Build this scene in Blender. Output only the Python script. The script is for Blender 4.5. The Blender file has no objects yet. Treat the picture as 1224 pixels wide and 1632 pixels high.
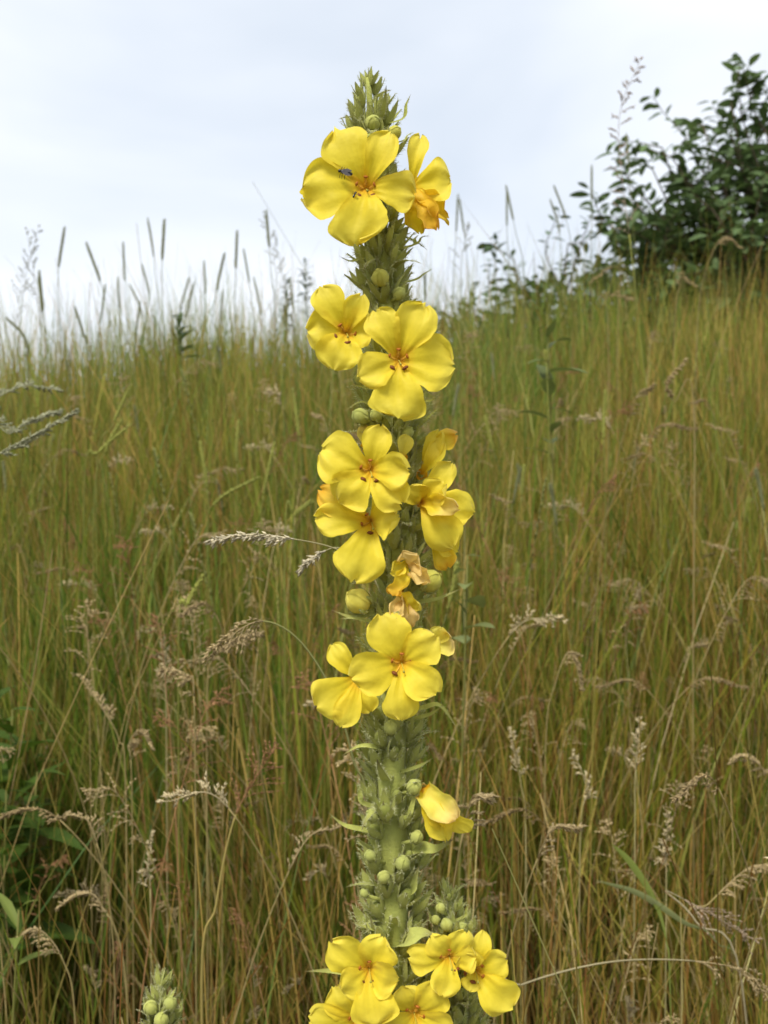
import bpy, math, random
import numpy as np
from mathutils import Vector, Matrix, noise as mnoise

SEED = 11
rnd = random.Random(SEED)
rng = np.random.default_rng(SEED)
R = math.radians
scene = bpy.context.scene
COL = scene.collection

# ------------------------------------------------------------------ camera
FPX = 1673.0            # focal length in photo pixels (photo 1224 x 1632)
H = 1.25                # camera height
D = 0.47                # distance to the mullein
P = D / FPX             # metres per photo pixel at the mullein
cam_d = bpy.data.cameras.new('camera')
cam = bpy.data.objects.new('camera', cam_d)
COL.objects.link(cam)
cam_d.sensor_fit = 'VERTICAL'
cam_d.sensor_height = 24.0
cam_d.sensor_width = 18.0
cam_d.lens = 24.0 * FPX / 1632.0
cam.location = (0, 0, H)
cam.rotation_euler = (R(90), 0, 0)
cam_d.clip_start = 0.02
cam_d.clip_end = 2000
cam_d.dof.use_dof = True
cam_d.dof.focus_distance = D + 0.05
cam_d.dof.aperture_fstop = 10.5
scene.camera = cam

# ------------------------------------------------------------------ sky, sun, exposure
SUN_EL, SUN_AZ = 55.0, 208.0          # degrees; azimuth clockwise from +Y (behind the camera, to the left)
world = bpy.data.worlds.new('World')
scene.world = world
world.use_nodes = True
nt = world.node_tree
for n in list(nt.nodes):
    nt.nodes.remove(n)
def wn(t):
    return nt.nodes.new(t)
sky = wn('ShaderNodeTexSky')
sky.sky_type = 'NISHITA'
sky.sun_disc = False
sky.sun_elevation = R(SUN_EL)
sky.sun_rotation = R(SUN_AZ)
sky.air_density = 1.0
sky.dust_density = 2.0
skymul = wn('ShaderNodeVectorMath'); skymul.operation = 'SCALE'
skymul.inputs['Scale'].default_value = 0.12
nt.links.new(sky.outputs[0], skymul.inputs[0])
tc = wn('ShaderNodeTexCoord')
mp = wn('ShaderNodeMapping')
mp.inputs['Scale'].default_value = (1.0, 1.0, 2.6)
mp.inputs['Location'].default_value = (0.15, 0.3, 0.2)
nt.links.new(tc.outputs['Generated'], mp.inputs[0])
nz = wn('ShaderNodeTexNoise')
nz.inputs['Scale'].default_value = 2.3
nz.inputs['Detail'].default_value = 4.0
nz.inputs['Roughness'].default_value = 0.45
nz.inputs['Distortion'].default_value = 0.3
nt.links.new(mp.outputs[0], nz.inputs['Vector'])
ramp = wn('ShaderNodeValToRGB')
ramp.color_ramp.elements[0].position = 0.30
ramp.color_ramp.elements[0].color = (0.60, 0.655, 0.73, 1)
ramp.color_ramp.elements[1].position = 0.62
ramp.color_ramp.elements[1].color = (0.83, 0.855, 0.89, 1)
nt.links.new(nz.outputs['Fac'], ramp.inputs[0])
mix = wn('ShaderNodeMix'); mix.data_type = 'RGBA'
mix.inputs['Factor'].default_value = 0.86
nt.links.new(skymul.outputs[0], mix.inputs['A'])
nt.links.new(ramp.outputs['Color'], mix.inputs['B'])
bg = wn('ShaderNodeBackground')
bg.inputs['Strength'].default_value = 1.0
nt.links.new(mix.outputs['Result'], bg.inputs['Color'])
wo = wn('ShaderNodeOutputWorld')
nt.links.new(bg.outputs[0], wo.inputs['Surface'])

sun_d = bpy.data.lights.new('sun', 'SUN')
sun_d.energy = 2.8
sun_d.angle = R(18)
sun_d.color = (1.0, 0.955, 0.88)
sun = bpy.data.objects.new('sun', sun_d)
COL.objects.link(sun)
sd = Vector((math.sin(R(SUN_AZ)) * math.cos(R(SUN_EL)), math.cos(R(SUN_AZ)) * math.cos(R(SUN_EL)), math.sin(R(SUN_EL))))
sun.rotation_euler = sd.to_track_quat('Z', 'Y').to_euler()
sun.location = (-2, -3, 5)

scene.view_settings.view_transform = 'Standard'
scene.view_settings.look = 'None'
scene.view_settings.gamma = 1.0
scene.view_settings.exposure = 0.46
scene.view_settings.use_curve_mapping = False
scene.render.engine = 'CYCLES'
scene.cycles.max_bounces = 4
scene.cycles.diffuse_bounces = 2
scene.cycles.transmission_bounces = 3
scene.cycles.use_denoising = True

# ------------------------------------------------------------------ helpers
def tag(o, label=None, cat=None, group=None, kind=None):
    if label: o['label'] = label
    if cat: o['category'] = cat
    if group: o['group'] = group
    if kind: o['kind'] = kind
    return o

def W(px, py, depth):
    return Vector(((px - 612) * depth / FPX, depth, H + (816 - py) * depth / FPX))

def ground_s(y):
    if y < 0.3: return 0.0
    if y < 0.6: return 0.42 * (y - 0.3) ** 2 / 0.6
    if y < 2.6: return 0.063 + 0.42 * (y - 0.6)
    t = y - 2.6
    e = 0.903
    if t < 0.9: return e + 0.42 * t * (1 - t / 1.8)
    return e + 0.42 * 0.45 - 0.03 * min(t - 0.9, 60)
def ground(x, y):
    r = min(max((y - 0.4) / 2.0, 0), 1)
    xx = max(-3.0, min(3.0, x))
    return ground_s(y) * 1.12 + (0.05 if xx > 0 else 0.12) * xx * r + 0.012 * math.sin(3.1 * x + 1.7 * y) * r
ground_v = np.vectorize(ground)

class MB:
    """collects vertices, faces, vertex colours and face materials for one mesh"""
    def __init__(self):
        self.v = []; self.f = []; self.c = []; self.m = []
    def add(self, verts, faces, cols, mi=0):
        o = len(self.v)
        self.v.extend([tuple(p) for p in verts])
        if isinstance(cols, tuple): cols = [cols] * len(verts)
        self.c.extend(cols)
        self.f.extend([tuple(i + o for i in f) for f in faces])
        self.m.extend([mi] * len(faces))
    def merge(self, other, mat=None):
        o = len(self.v)
        self.v.extend([tuple(mat @ Vector(p)) for p in other.v] if mat else other.v)
        self.c.extend(other.c); self.f.extend([tuple(i + o for i in f) for f in other.f]); self.m.extend(other.m)
    def mesh(self, name, mats, smooth=True):
        me = bpy.data.meshes.new(name)
        me.from_pydata(self.v, [], self.f)
        a = me.color_attributes.new('col', 'FLOAT_COLOR', 'POINT')
        arr = np.ones((len(self.v), 4), dtype=np.float32)
        if self.c: arr[:, :3] = np.array(self.c, dtype=np.float32)[:, :3]
        a.data.foreach_set('color', arr.ravel())
        for m in (mats if isinstance(mats, (list, tuple)) else [mats]): me.materials.append(m)
        if any(self.m): me.polygons.foreach_set('material_index', self.m)
        if smooth: me.polygons.foreach_set('use_smooth', [True] * len(me.polygons))
        me.update()
        return me

def obj(name, me, parent=None, loc=None):
    o = bpy.data.objects.new(name, me)
    COL.objects.link(o)
    if parent: o.parent = parent
    if loc is not None: o.location = loc
    return o

def grid_faces(nu, nv):
    return [(i * nv + j, i * nv + j + 1, (i + 1) * nv + j + 1, (i + 1) * nv + j) for i in range(nu - 1) for j in range(nv - 1)]

def frame(d):
    d = d.normalized()
    a = Vector((0, 0, 1)) if abs(d.z) < 0.9 else Vector((1, 0, 0))
    u = a.cross(d).normalized()
    return u, d.cross(u).normalized()

def catmull(pts, n):
    pts = [Vector(p) for p in pts]
    ext = [pts[0] * 2 - pts[1]] + pts + [pts[-1] * 2 - pts[-2]]
    out = []
    for i in range(len(pts) - 1):
        p0, p1, p2, p3 = ext[i:i + 4]
        for k in range(n):
            t = k / n
            out.append(0.5 * ((2 * p1) + (p2 - p0) * t + (2 * p0 - 5 * p1 + 4 * p2 - p3) * t * t + (3 * p1 - p0 - 3 * p2 + p3) * t ** 3))
    out.append(pts[-1])
    return out

def tube(mb, pts, rad, col, sides=5, mi=0, cap=True, rib=0.0):
    """swept tube, pts list of Vectors, rad float or list, col tuple or list per ring"""
    n = len(pts)
    verts = []; cols = []
    u = None
    for i in range(n):
        t = (pts[min(i + 1, n - 1)] - pts[max(i - 1, 0)]).normalized()
        if u is None: u, w = frame(t)
        else:
            u = (u - t * u.dot(t)).normalized(); w = t.cross(u)
        r = rad[i] if isinstance(rad, list) else rad
        c = col[i] if isinstance(col, list) else col
        for k in range(sides):
            a = 2 * math.pi * k / sides
            rr = r * (1 + rib * math.sin(a * 5) + rib * 0.6 * math.sin(a * 9 + 1))
            verts.append(pts[i] + u * (rr * math.cos(a)) + w * (rr * math.sin(a))); cols.append(c)
    faces = [(i * sides + k, i * sides + (k + 1) % sides, (i + 1) * sides + (k + 1) % sides, (i + 1) * sides + k) for i in range(n - 1) for k in range(sides)]
    if cap:
        faces.append(tuple(range(sides))[::-1]); faces.append(tuple((n - 1) * sides + k for k in range(sides)))
    mb.add(verts, faces, cols, mi)

def ellipsoid(mb, c, axes, col, nu=7, nv=10, mi=0, bump=0.0, seed=0.0):
    c = Vector(c); ax = [Vector(a) for a in axes]
    verts = []; cols = []
    for i in range(nu):
        th = math.pi * i / (nu - 1)
        for j in range(nv):
            ph = 2 * math.pi * j / nv
            d = Vector((math.sin(th) * math.cos(ph), math.sin(th) * math.sin(ph), math.cos(th)))
            k = 1 + bump * mnoise.noise(d * 2.0 + Vector((seed, 0, 0)))
            verts.append(c + (ax[0] * d.x + ax[1] * d.y + ax[2] * d.z) * k); cols.append(col)
    faces = [(i * nv + j, i * nv + (j + 1) % nv, (i + 1) * nv + (j + 1) % nv, (i + 1) * nv + j) for i in range(nu - 1) for j in range(nv)]
    mb.add(verts, faces, cols, mi)

def hairs(mb, pts, nrm, L, w, col, r, mi=0):
    for p, n in zip(pts, nrm):
        d = (n + Vector((r.gauss(0, .4), r.gauss(0, .4), r.gauss(0, .4)))).normalized()
        s = d.cross(Vector((r.gauss(0, 1), r.gauss(0, 1), r.gauss(0, 1)))).normalized() * w
        l = L * r.uniform(.5, 1.2)
        mb.add([p - s, p + s, p + d * l], [(0, 1, 2)], col, mi)

# ------------------------------------------------------------------ materials
def plant_mat(name, transl=0.35, rough=0.6, sheen=0.0, bump=0.0, bscale=300, var=0.15, vscale=20, spec=0.3, tint=(1.0, 1.0, 0.75)):
    m = bpy.data.materials.new(name); m.use_nodes = True
    t = m.node_tree; b = t.nodes['Principled BSDF']; out = t.nodes['Material Output']
    at = t.nodes.new('ShaderNodeAttribute'); at.attribute_name = 'col'
    tcn = t.nodes.new('ShaderNodeTexCoord')
    no = t.nodes.new('ShaderNodeTexNoise'); no.inputs['Scale'].default_value = vscale; no.inputs['Detail'].default_value = 3
    t.links.new(tcn.outputs['Object'], no.inputs['Vector'])
    mr = t.nodes.new('ShaderNodeMapRange'); mr.inputs['From Min'].default_value = 0.3; mr.inputs['From Max'].default_value = 0.7
    mr.inputs['To Min'].default_value = 1 - var; mr.inputs['To Max'].default_value = 1 + var
    t.links.new(no.outputs['Fac'], mr.inputs['Value'])
    vm = t.nodes.new('ShaderNodeVectorMath'); vm.operation = 'SCALE'
    t.links.new(at.outputs['Color'], vm.inputs[0]); t.links.new(mr.outputs['Result'], vm.inputs['Scale'])
    t.links.new(vm.outputs[0], b.inputs['Base Color'])
    b.inputs['Roughness'].default_value = rough
    b.inputs['Specular IOR Level'].default_value = spec
    if sheen:
        b.inputs['Sheen Weight'].default_value = sheen; b.inputs['Sheen Roughness'].default_value = 0.5
    if bump:
        n2 = t.nodes.new('ShaderNodeTexNoise'); n2.inputs['Scale'].default_value = bscale; n2.inputs['Detail'].default_value = 3
        t.links.new(tcn.outputs['Object'], n2.inputs['Vector'])
        bp = t.nodes.new('ShaderNodeBump'); bp.inputs['Strength'].default_value = bump; bp.inputs['Distance'].default_value = 0.001
        t.links.new(n2.outputs['Fac'], bp.inputs['Height']); t.links.new(bp.outputs[0], b.inputs['Normal'])
    if transl:
        tr = t.nodes.new('ShaderNodeBsdfTranslucent')
        tm = t.nodes.new('ShaderNodeVectorMath'); tm.operation = 'MULTIPLY'; tm.inputs[1].default_value = tint
        t.links.new(vm.outputs[0], tm.inputs[0]); t.links.new(tm.outputs[0], tr.inputs['Color'])
        ms = t.nodes.new('ShaderNodeMixShader'); ms.inputs[0].default_value = transl
        t.links.new(b.outputs[0], ms.inputs[1]); t.links.new(tr.outputs[0], ms.inputs[2]); t.links.new(ms.outputs[0], out.inputs['Surface'])
    return m

M_PETAL = plant_mat('petal_yellow', 0.42, 0.55, 0.15, 0.25, 420, 0.06, 90, 0.25, (1.0, 0.97, 0.6))
M_GREEN = plant_mat('woolly_green', 0.22, 0.85, 0.12, 0.5, 900, 0.14, 160, 0.15)
M_STAMEN = plant_mat('stamen', 0.15, 0.6, 0.0, 0.0, 100, 0.1, 200)
M_GRASS = plant_mat('grass_blade', 0.40, 0.5, 0.0, 0.0, 100, 0.18, 9, 0.35)
M_DRY = plant_mat('dry_straw', 0.28, 0.65, 0.0, 0.0, 100, 0.2, 14, 0.25)
M_LEAF = plant_mat('shrub_leaf', 0.30, 0.6, 0.0, 0.2, 60, 0.2, 6, 0.2)
M_BARK = plant_mat('bark', 0.0, 0.9, 0.0, 0.6, 120, 0.3, 30, 0.2)
M_INSECT = plant_mat('insect_shell', 0.0, 0.3, 0.0, 0.0, 100, 0.1, 200, 0.6)
M_WING = plant_mat('insect_wing', 0.5, 0.2, 0.0, 0.0, 100, 0.1, 200, 0.6)
def soil_mat():
    m = bpy.data.materials.new('soil'); m.use_nodes = True
    t = m.node_tree; b = t.nodes['Principled BSDF']
    tcn = t.nodes.new('ShaderNodeTexCoord')
    no = t.nodes.new('ShaderNodeTexNoise'); no.inputs['Scale'].default_value = 14; no.inputs['Detail'].default_value = 8
    t.links.new(tcn.outputs['Object'], no.inputs['Vector'])
    cr = t.nodes.new('ShaderNodeValToRGB')
    cr.color_ramp.elements[0].position = 0.35; cr.color_ramp.elements[0].color = (0.035, 0.026, 0.014, 1)
    cr.color_ramp.elements[1].position = 0.65; cr.color_ramp.elements[1].color = (0.095, 0.075, 0.032, 1)
    t.links.new(no.outputs['Fac'], cr.inputs[0]); t.links.new(cr.outputs[0], b.inputs['Base Color'])
    b.inputs['Roughness'].default_value = 0.95
    bp = t.nodes.new('ShaderNodeBump'); bp.inputs['Strength'].default_value = 0.8; bp.inputs['Distance'].default_value = 0.02
    t.links.new(no.outputs['Fac'], bp.inputs['Height']); t.links.new(bp.outputs[0], b.inputs['Normal'])
    return m
M_SOIL = soil_mat()

# ------------------------------------------------------------------ terrain
def build_ground():
    xs = sorted(set([round(v, 3) for v in np.linspace(-3, 3, 41)] + [-400, -120, -40, -15, -6, 6, 15, 40, 120, 400]))
    ys = sorted(set([round(v, 3) for v in np.linspace(-1, 5, 41)] + [-400, -120, -40, -15, -5, -2, 7, 12, 25, 60, 150, 400]))
    v = [(x, y, ground(x, y)) for y in ys for x in xs]
    mb = MB(); mb.add(v, grid_faces(len(ys), len(xs)), (0.1, 0.08, 0.04))
    o = obj('ground', mb.mesh('ground', M_SOIL)); o['kind'] = 'structure'
build_ground()

# ------------------------------------------------------------------ grass mass (numpy strips)
def strips_mesh(name, mat, base, h, az, lean, power, width, face, segs, c0, c1, droop=None, wprof='blade'):
    n = len(h)
    t = np.linspace(0, 1, segs + 1)[None, :]
    dirx, diry = np.cos(az)[:, None], np.sin(az)[:, None]
    hor = (lean * h)[:, None] * t ** power[:, None]
    dr = (droop if droop is not None else np.zeros(n))[:, None]
    up = h[:, None] * (t - dr * t ** 3)
    x = base[:, 0:1] + dirx * hor; y = base[:, 1:2] + diry * hor; z = base[:, 2:3] + up
    # slight waviness
    ph = rng.uniform(0, 6.28, n)[:, None]; am = (h * rng.uniform(0.0, 0.018, n))[:, None]
    x = x + am * np.sin(t * 7 + ph) * t; y = y + am * np.cos(t * 6 + ph) * t
    if wprof == 'blade': wt = np.clip(1.0 - t ** 2.2, 0.04, 1) * np.clip(0.55 + t * 1.5, 0, 1)
    else: wt = 1 - 0.55 * t
    w = width[:, None] * wt * 0.5
    tw = face[:, None] + t * rng.uniform(-1, 1, n)[:, None]
    fx, fy = np.cos(tw), np.sin(tw)
    V = np.empty((n, segs + 1, 2, 3), dtype=np.float32)
    V[:, :, 0, 0] = x - fx * w; V[:, :, 0, 1] = y - fy * w; V[:, :, 0, 2] = z
    V[:, :, 1, 0] = x + fx * w; V[:, :, 1, 1] = y + fy * w; V[:, :, 1, 2] = z
    Cc = c0[:, None, :] * (1 - t[..., None]) + c1[:, None, :] * t[..., None]
    C = np.ones((n, segs + 1, 2, 4), dtype=np.float32)
    C[..., :3] = Cc[:, :, None, :]
    me = bpy.data.meshes.new(name)
    nv = n * (segs + 1) * 2; nf = n * segs
    me.vertices.add(nv); me.vertices.foreach_set('co', V.ravel())
    b = (np.arange(n) * (segs + 1) * 2)[:, None] + (np.arange(segs) * 2)[None, :]
    F = np.stack([b, b + 1, b + 3, b + 2], -1).astype(np.int32)
    me.loops.add(nf * 4); me.loops.foreach_set('vertex_index', F.ravel())
    me.polygons.add(nf); me.polygons.foreach_set('loop_start', np.arange(0, nf * 4, 4, dtype=np.int32))
    a = me.color_attributes.new('col', 'FLOAT_COLOR', 'POINT'); a.data.foreach_set('color', C.ravel())
    me.materials.append(mat)
    me.polygons.foreach_set('use_smooth', np.ones(nf, dtype=bool))
    me.update(); me.validate()
    return obj(name, me)

def scatter(n, y0, y1, p=1.0, clump=0.0, cn=200):
    """points on the slope inside the wedge the camera could see, with room to the sides"""
    y = y0 + (y1 - y0) * rng.random(n) ** p
    x = (rng.random(n) * 2 - 1) * (0.50 * y + 0.62)
    if clump > 0:
        cy = y0 + (y1 - y0) * rng.random(cn) ** p; cx = (rng.random(cn) * 2 - 1) * (0.50 * cy + 0.62)
        k = rng.integers(0, cn, n); sel = rng.random(n) < clump
        x = np.where(sel, cx[k] + rng.normal(0, .035, n), x); y = np.where(sel, cy[k] + rng.normal(0, .035, n), y)
    y = np.clip(y, y0, y1 + 0.1)
    return np.stack([x, y, ground_v(x, y) - 0.01], 1)

def pick(cols, n, jit=0.18, p=None):
    cols = np.array(cols); k = rng.choice(len(cols), n, p=p)
    c = cols[k] * (1 + rng.normal(0, jit, (n, 1))) * (1 + rng.normal(0, jit * .25, (n, 3)))
    return np.clip(c, 0.005, 1)

GREENS = [(0.148, 0.197, 0.018), (0.195, 0.228, 0.026), (0.098, 0.158, 0.018), (0.25, 0.24, 0.034), (0.31, 0.24, 0.05)]
STRAWS = [(0.40, 0.28, 0.075), (0.30, 0.20, 0.05), (0.24, 0.11, 0.028), (0.50, 0.40, 0.17), (0.22, 0.20, 0.03)]

def patch(b, c):
    # stands of different grass species: deeper green and yellower patches on the bank
    x, y = b[:, 0], b[:, 1]
    g = np.sin(2.3 * x + 1.1 * y + 3.6) + .7 * np.sin(5.1 * x - 2.7 * y + 1.0) + .5 * np.sin(9.0 * x + 7.0 * y) + .9 * np.tanh(-(x + .1) * 3) + .15 * rng.normal(0, 1, len(x))
    g = np.clip(g * .35 + .42, 0, 1)[:, None]
    far = np.clip((y - 1.5) / 1.0, 0, 1)[:, None]   # sunlit, hazy brightening towards the crest, put into the blade colour
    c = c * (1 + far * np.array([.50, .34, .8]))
    return c * (np.array([1.14, 1.06, 1.1]) * (1 - g) + np.array([.60, .88, .85]) * g)
def build_grass():
    # green upright blades, denser towards the crest
    n = 60000
    b = scatter(n, 1.25, 3.5, 0.8, 0.6, 520)
    h = rng.normal(0.62, 0.12, n).clip(0.25, 0.90)
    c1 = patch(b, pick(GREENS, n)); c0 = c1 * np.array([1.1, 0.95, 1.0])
    tag(strips_mesh('grass', M_GRASS, b, h, rng.uniform(0, 6.28, n), np.abs(rng.normal(0.08, 0.16, n)), rng.uniform(1.6, 3.0, n),
        rng.uniform(0.0025, 0.0078, n), rng.uniform(0, 3.14, n), 6, c0, c1, np.clip(rng.normal(0.02, .09, n), 0, .4)),
        'tall green grass blades covering the upper bank', 'grass', kind='stuff')
    n = 9500
    b = scatter(n, 2.5, 4.2, 1.0, 0.3, 120)
    h = rng.normal(0.60, 0.10, n).clip(0.25, 0.85)
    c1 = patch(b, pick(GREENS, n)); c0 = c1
    tag(strips_mesh('crest_grass', M_GRASS, b, h, rng.uniform(0, 6.28, n), np.abs(rng.normal(0.08, 0.16, n)), rng.uniform(1.6, 3.0, n),
        rng.uniform(0.003, 0.008, n), rng.uniform(0, 3.14, n), 5, c0, c1, np.clip(rng.normal(0.02, .09, n), 0, .4)),
        'green grass blades along the crest of the bank', 'grass', kind='stuff')
    # green blades nearer, fewer, in loose tufts
    n = 4200
    b = scatter(n, 0.74, 1.5, 1.0, 0.75, 100)
    h = rng.normal(0.50, 0.13, n).clip(0.2, 0.8)
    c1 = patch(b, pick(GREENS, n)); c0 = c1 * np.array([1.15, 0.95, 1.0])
    tag(strips_mesh('green_grass', M_GRASS, b, h, rng.uniform(0, 6.28, n), np.abs(rng.normal(0.16, 0.2, n)), rng.uniform(1.4, 3.0, n),
        rng.uniform(0.002, 0.0055, n), rng.uniform(0, 3.14, n), 7, c0, c1, np.clip(rng.normal(0.05, .14, n), 0, .5)),
        'loose green grass blades at the foot of the bank', 'grass', kind='stuff')
    # straw-coloured stems, leaning every way
    n = 16500
    b = scatter(n, 0.74, 3.4, 0.9, 0.55, 290)
    h = rng.normal(0.58, 0.16, n).clip(0.15, 0.92)
    c1 = pick(STRAWS, n, 0.25, p=[.27, .25, .22, .1, .16]); c0 = c1 * 0.9
    tag(strips_mesh('straw_grass', M_DRY, b, h, rng.uniform(0, 6.28, n), np.abs(rng.normal(0.12, 0.26, n)), rng.uniform(1.0, 2.4, n),
        rng.uniform(0.0010, 0.0024, n), rng.uniform(0, 3.14, n), 6, c0, c1, np.clip(rng.normal(0.0, .12, n), 0, .45), 'stem'),
        'thin straw coloured grass stems mixed through the bank', 'grass', kind='stuff')
    # dead tangled leaves in the sward
    n = 22000
    b = scatter(n, 0.6, 2.4, 1.2, .3, 220)
    h = rng.uniform(0.08, 0.50, n)
    c1 = pick([(0.24, 0.165, 0.055), (0.16, 0.09, 0.028), (0.10, 0.062, 0.02), (0.42, 0.33, 0.15)], n, .25, p=[.33, .3, .25, .12]); c0 = c1 * 0.9
    tag(strips_mesh('dead_grass', M_DRY, b, h, rng.uniform(0, 6.28, n), np.abs(rng.normal(0.55, 0.45, n)), rng.uniform(0.8, 2.2, n),
        rng.uniform(0.0012, 0.0034, n), rng.uniform(0, 3.14, n), 8, c0, c1, rng.uniform(0.1, .9, n)),
        'dead brown tangled grass leaves low in the sward', 'grass', kind='stuff')
build_grass()

# ------------------------------------------------------------------ grass stalks with seed heads (individuals)
def spikelet(mb, p, d, L, w, col, r):
    u, v = frame(d)
    a = r.uniform(0, 3.14); s = u * math.cos(a) + v * math.sin(a); q = d.normalized().cross(s)
    m = p + d.normalized() * L * 0.42
    tip = p + d.normalized() * L
    c2 = tuple(min(1, x * 1.15) for x in col)
    mb.add([p, m + s * w, m + q * w * .7, m - s * w, m - q * w * .7, tip],
           [(0, 1, 2), (0, 2, 3), (0, 3, 4), (0, 4, 1), (5, 2, 1), (5, 3, 2), (5, 4, 3), (5, 1, 4)], [col] * 5 + [c2])

def head_panicle(axis, r, col, dens=16, blen=0.03, sp=0.0055, droop=0.6, oneside=0.0):
    """open panicle: short drooping side branches with spikelets"""
    mb = MB(); n = len(axis)
    tube(mb, axis, [0.0006 * (1 - .6 * i / n) for i in range(n)], col, 4)
    side = Vector((r.gauss(0, 1), r.gauss(0, 1), 0.1)).normalized()
    for k in range(dens):
        f = k / dens
        i = min(n - 2, int(f * (n - 1)))
        p = axis[i].lerp(axis[i + 1], f * (n - 1) - i)
        t = (axis[i + 1] - axis[i]).normalized()
        rad = Vector((r.gauss(0, 1), r.gauss(0, 1), r.gauss(0, .4)))
        rad = (rad - t * rad.dot(t)).normalized()
        rad = (rad * (1 - oneside) + side * oneside).normalized()
        L = blen * (1 - 0.7 * f) * r.uniform(.6, 1.2)
        pts = [p]
        d = (t * 0.75 + rad * 0.65).normalized()
        for s in range(4):
            d = (d + Vector((0, 0, -droop * .28)) + rad * .05).normalized()
            pts.append(pts[-1] + d * L / 4)
        tube(mb, pts, 0.00032, col, 3, cap=False)
        for s in range(1, 5):
            for q in range(2):
                dd = (pts[s] - pts[s - 1]).normalized() + Vector((r.gauss(0, .35), r.gauss(0, .35), r.gauss(0, .3)))
                kk = r.uniform(.75, 1.3); cc = tuple(c * kk for c in col)
                spikelet(mb, pts[s], dd, sp * r.uniform(.7, 1.2), sp * .17, cc, r)
    for q in range(4):
        spikelet(mb, axis[-1], (axis[-1] - axis[-2]).normalized() + Vector((r.gauss(0, .3), r.gauss(0, .3), 0)), sp, sp * .17, col, r)
    return mb

def head_foxtail(axis, r, col, rad=0.003, n=90):
    """dense cylindrical spike"""
    mb = MB(); m = len(axis)
    tube(mb, axis, [rad * .75 * min(1, .45 + 5 * i / m, .25 + 4 * (m - 1 - i) / m) for i in range(m)], col, 6)
    for k in range(n):
        f = k / n * 0.96
        i = min(m - 2, int(f * (m - 1)))
        p = axis[i].lerp(axis[i + 1], f * (m - 1) - i)
        t = (axis[i + 1] - axis[i]).normalized()
        u, v = frame(t); a = k * 2.4
        o = u * math.cos(a) + v * math.sin(a)
        s = min(1, .45 + 5 * f, .3 + 4 * (1 - f))
        kk = r.uniform(.75, 1.3); cc = tuple(c * kk for c in col)
        spikelet(mb, p + o * rad * .45 * s, t * 1.0 + o * .55, rad * 1.7, rad * .35, cc, r)
    return mb

def head_rye(axis, r, col, n=18, L=0.011):
    mb = MB(); m = len(axis)
    tube(mb, axis, 0.0007, col, 4)
    u0, _ = frame(axis[-1] - axis[0])
    for k in range(n):
        f = k / n
        i = min(m - 2, int(f * (m - 1)))
        p = axis[i].lerp(axis[i + 1], f * (m - 1) - i)
        t = (axis[i + 1] - axis[i]).normalized()
        o = u0 * (1 if k % 2 else -1)
        kk = r.uniform(.85, 1.2); cc = tuple(c * kk for c in col)
        spikelet(mb, p, t + o * .32, L * r.uniform(.85, 1.1), L * .16, cc, r)
        spikelet(mb, p, t * 1.1 + o * .2, L * .8, L * .13, cc, r)
    return mb

KIND = {}
def stalk(path, kind, r, col, stemcol, label, group, head_len=0.10, stem_r=0.0009, leaf=None, name='grass_stalk', **kw):
    """one grass stalk: stem + seed_head (+ leaf) under an Empty at its root; path = root..tip in world space"""
    root = Vector(path[0])
    pts = [p - root for p in catmull(path, 8)]
    ln = [0.0]
    for i in range(1, len(pts)): ln.append(ln[-1] + (pts[i] - pts[i - 1]).length)
    cut = max(1, next(i for i, l in enumerate(ln) if l >= ln[-1] - head_len))
    stem = pts[:cut + 1]; ax = pts[cut:]
    if len(ax) < 4:
        a, b = ax[0], ax[-1]; ax = [a.lerp(b, k / 5) for k in range(6)]
    else:
        ax = catmull(ax, 2)
    e = bpy.data.objects.new(name, None); COL.objects.link(e); e.location = root; e.empty_display_size = 0.02
    tag(e, label, 'grass', group)
    mb = MB()
    n = len(stem)
    tube(mb, stem, [stem_r * (1.25 - .6 * i / n) for i in range(n)], stemcol, 4)
    obj('stem', mb.mesh('stem', M_DRY if kind in ('panicle', 'comb') else M_GRASS), e)
    if kind == 'panicle': hm = head_panicle(ax, r, col, **kw)
    elif kind == 'comb': hm = head_panicle(ax, r, col, oneside=0.7, **kw)
    elif kind == 'foxtail': hm = head_foxtail(ax, r, col, **kw)
    else: hm = head_rye(ax, r, col, **kw)
    obj('seed_head', hm.mesh('seed_head', M_DRY), e)
    if leaf:
        for (f, L, a, w) in leaf:
            i = int(f * (n - 1)); add_blade(e, stem[i], L, a, w, r, name='leaf', col=(0.15, 0.19, 0.04))
    return e

def blade_mesh(p, L, az, w, r, col, up=1.0, droop=0.9, n=9):
    mb = MB()
    d = Vector((math.cos(az) * .5, math.sin(az) * .5, up)).normalized()
    s = Vector((-math.sin(az), math.cos(az), 0))
    q = Vector(p); verts = []; cols = []
    for i in range(n):
        t = i / (n - 1)
        ww = w * .5 * min(1, .5 + 2 * t) * max(0.03, 1 - t ** 2.2)
        verts += [q - s * ww, q - Vector((0, 0, ww * .35)), q + s * ww]
        cc = tuple(c * (1.0 + .1 * math.sin(9 * t)) for c in col)
        cols += [cc] * 3
        d = (d + Vector((math.cos(az) * .12, math.sin(az) * .12, -droop * .22))).normalized()
        q = q + d * L / (n - 1)
    mb.add(verts, grid_faces(n, 3), cols)
    return mb
def add_blade(parent, p, L, az, w, r, name='leaf', col=(.15, .19, .04), up=1.0, droop=.9):
    return obj(name, blade_mesh(p, L, az, w, r, col, up, droop).mesh(name, M_GRASS), parent)

def root_for(p, mid):
    """point on the ground below a path: keeps a third of the lean"""
    x = mid.x + (mid.x - p.x) * 0.35; y = mid.y + 0.02
    return Vector((x, y, ground(x, y) - 0.01))

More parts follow.
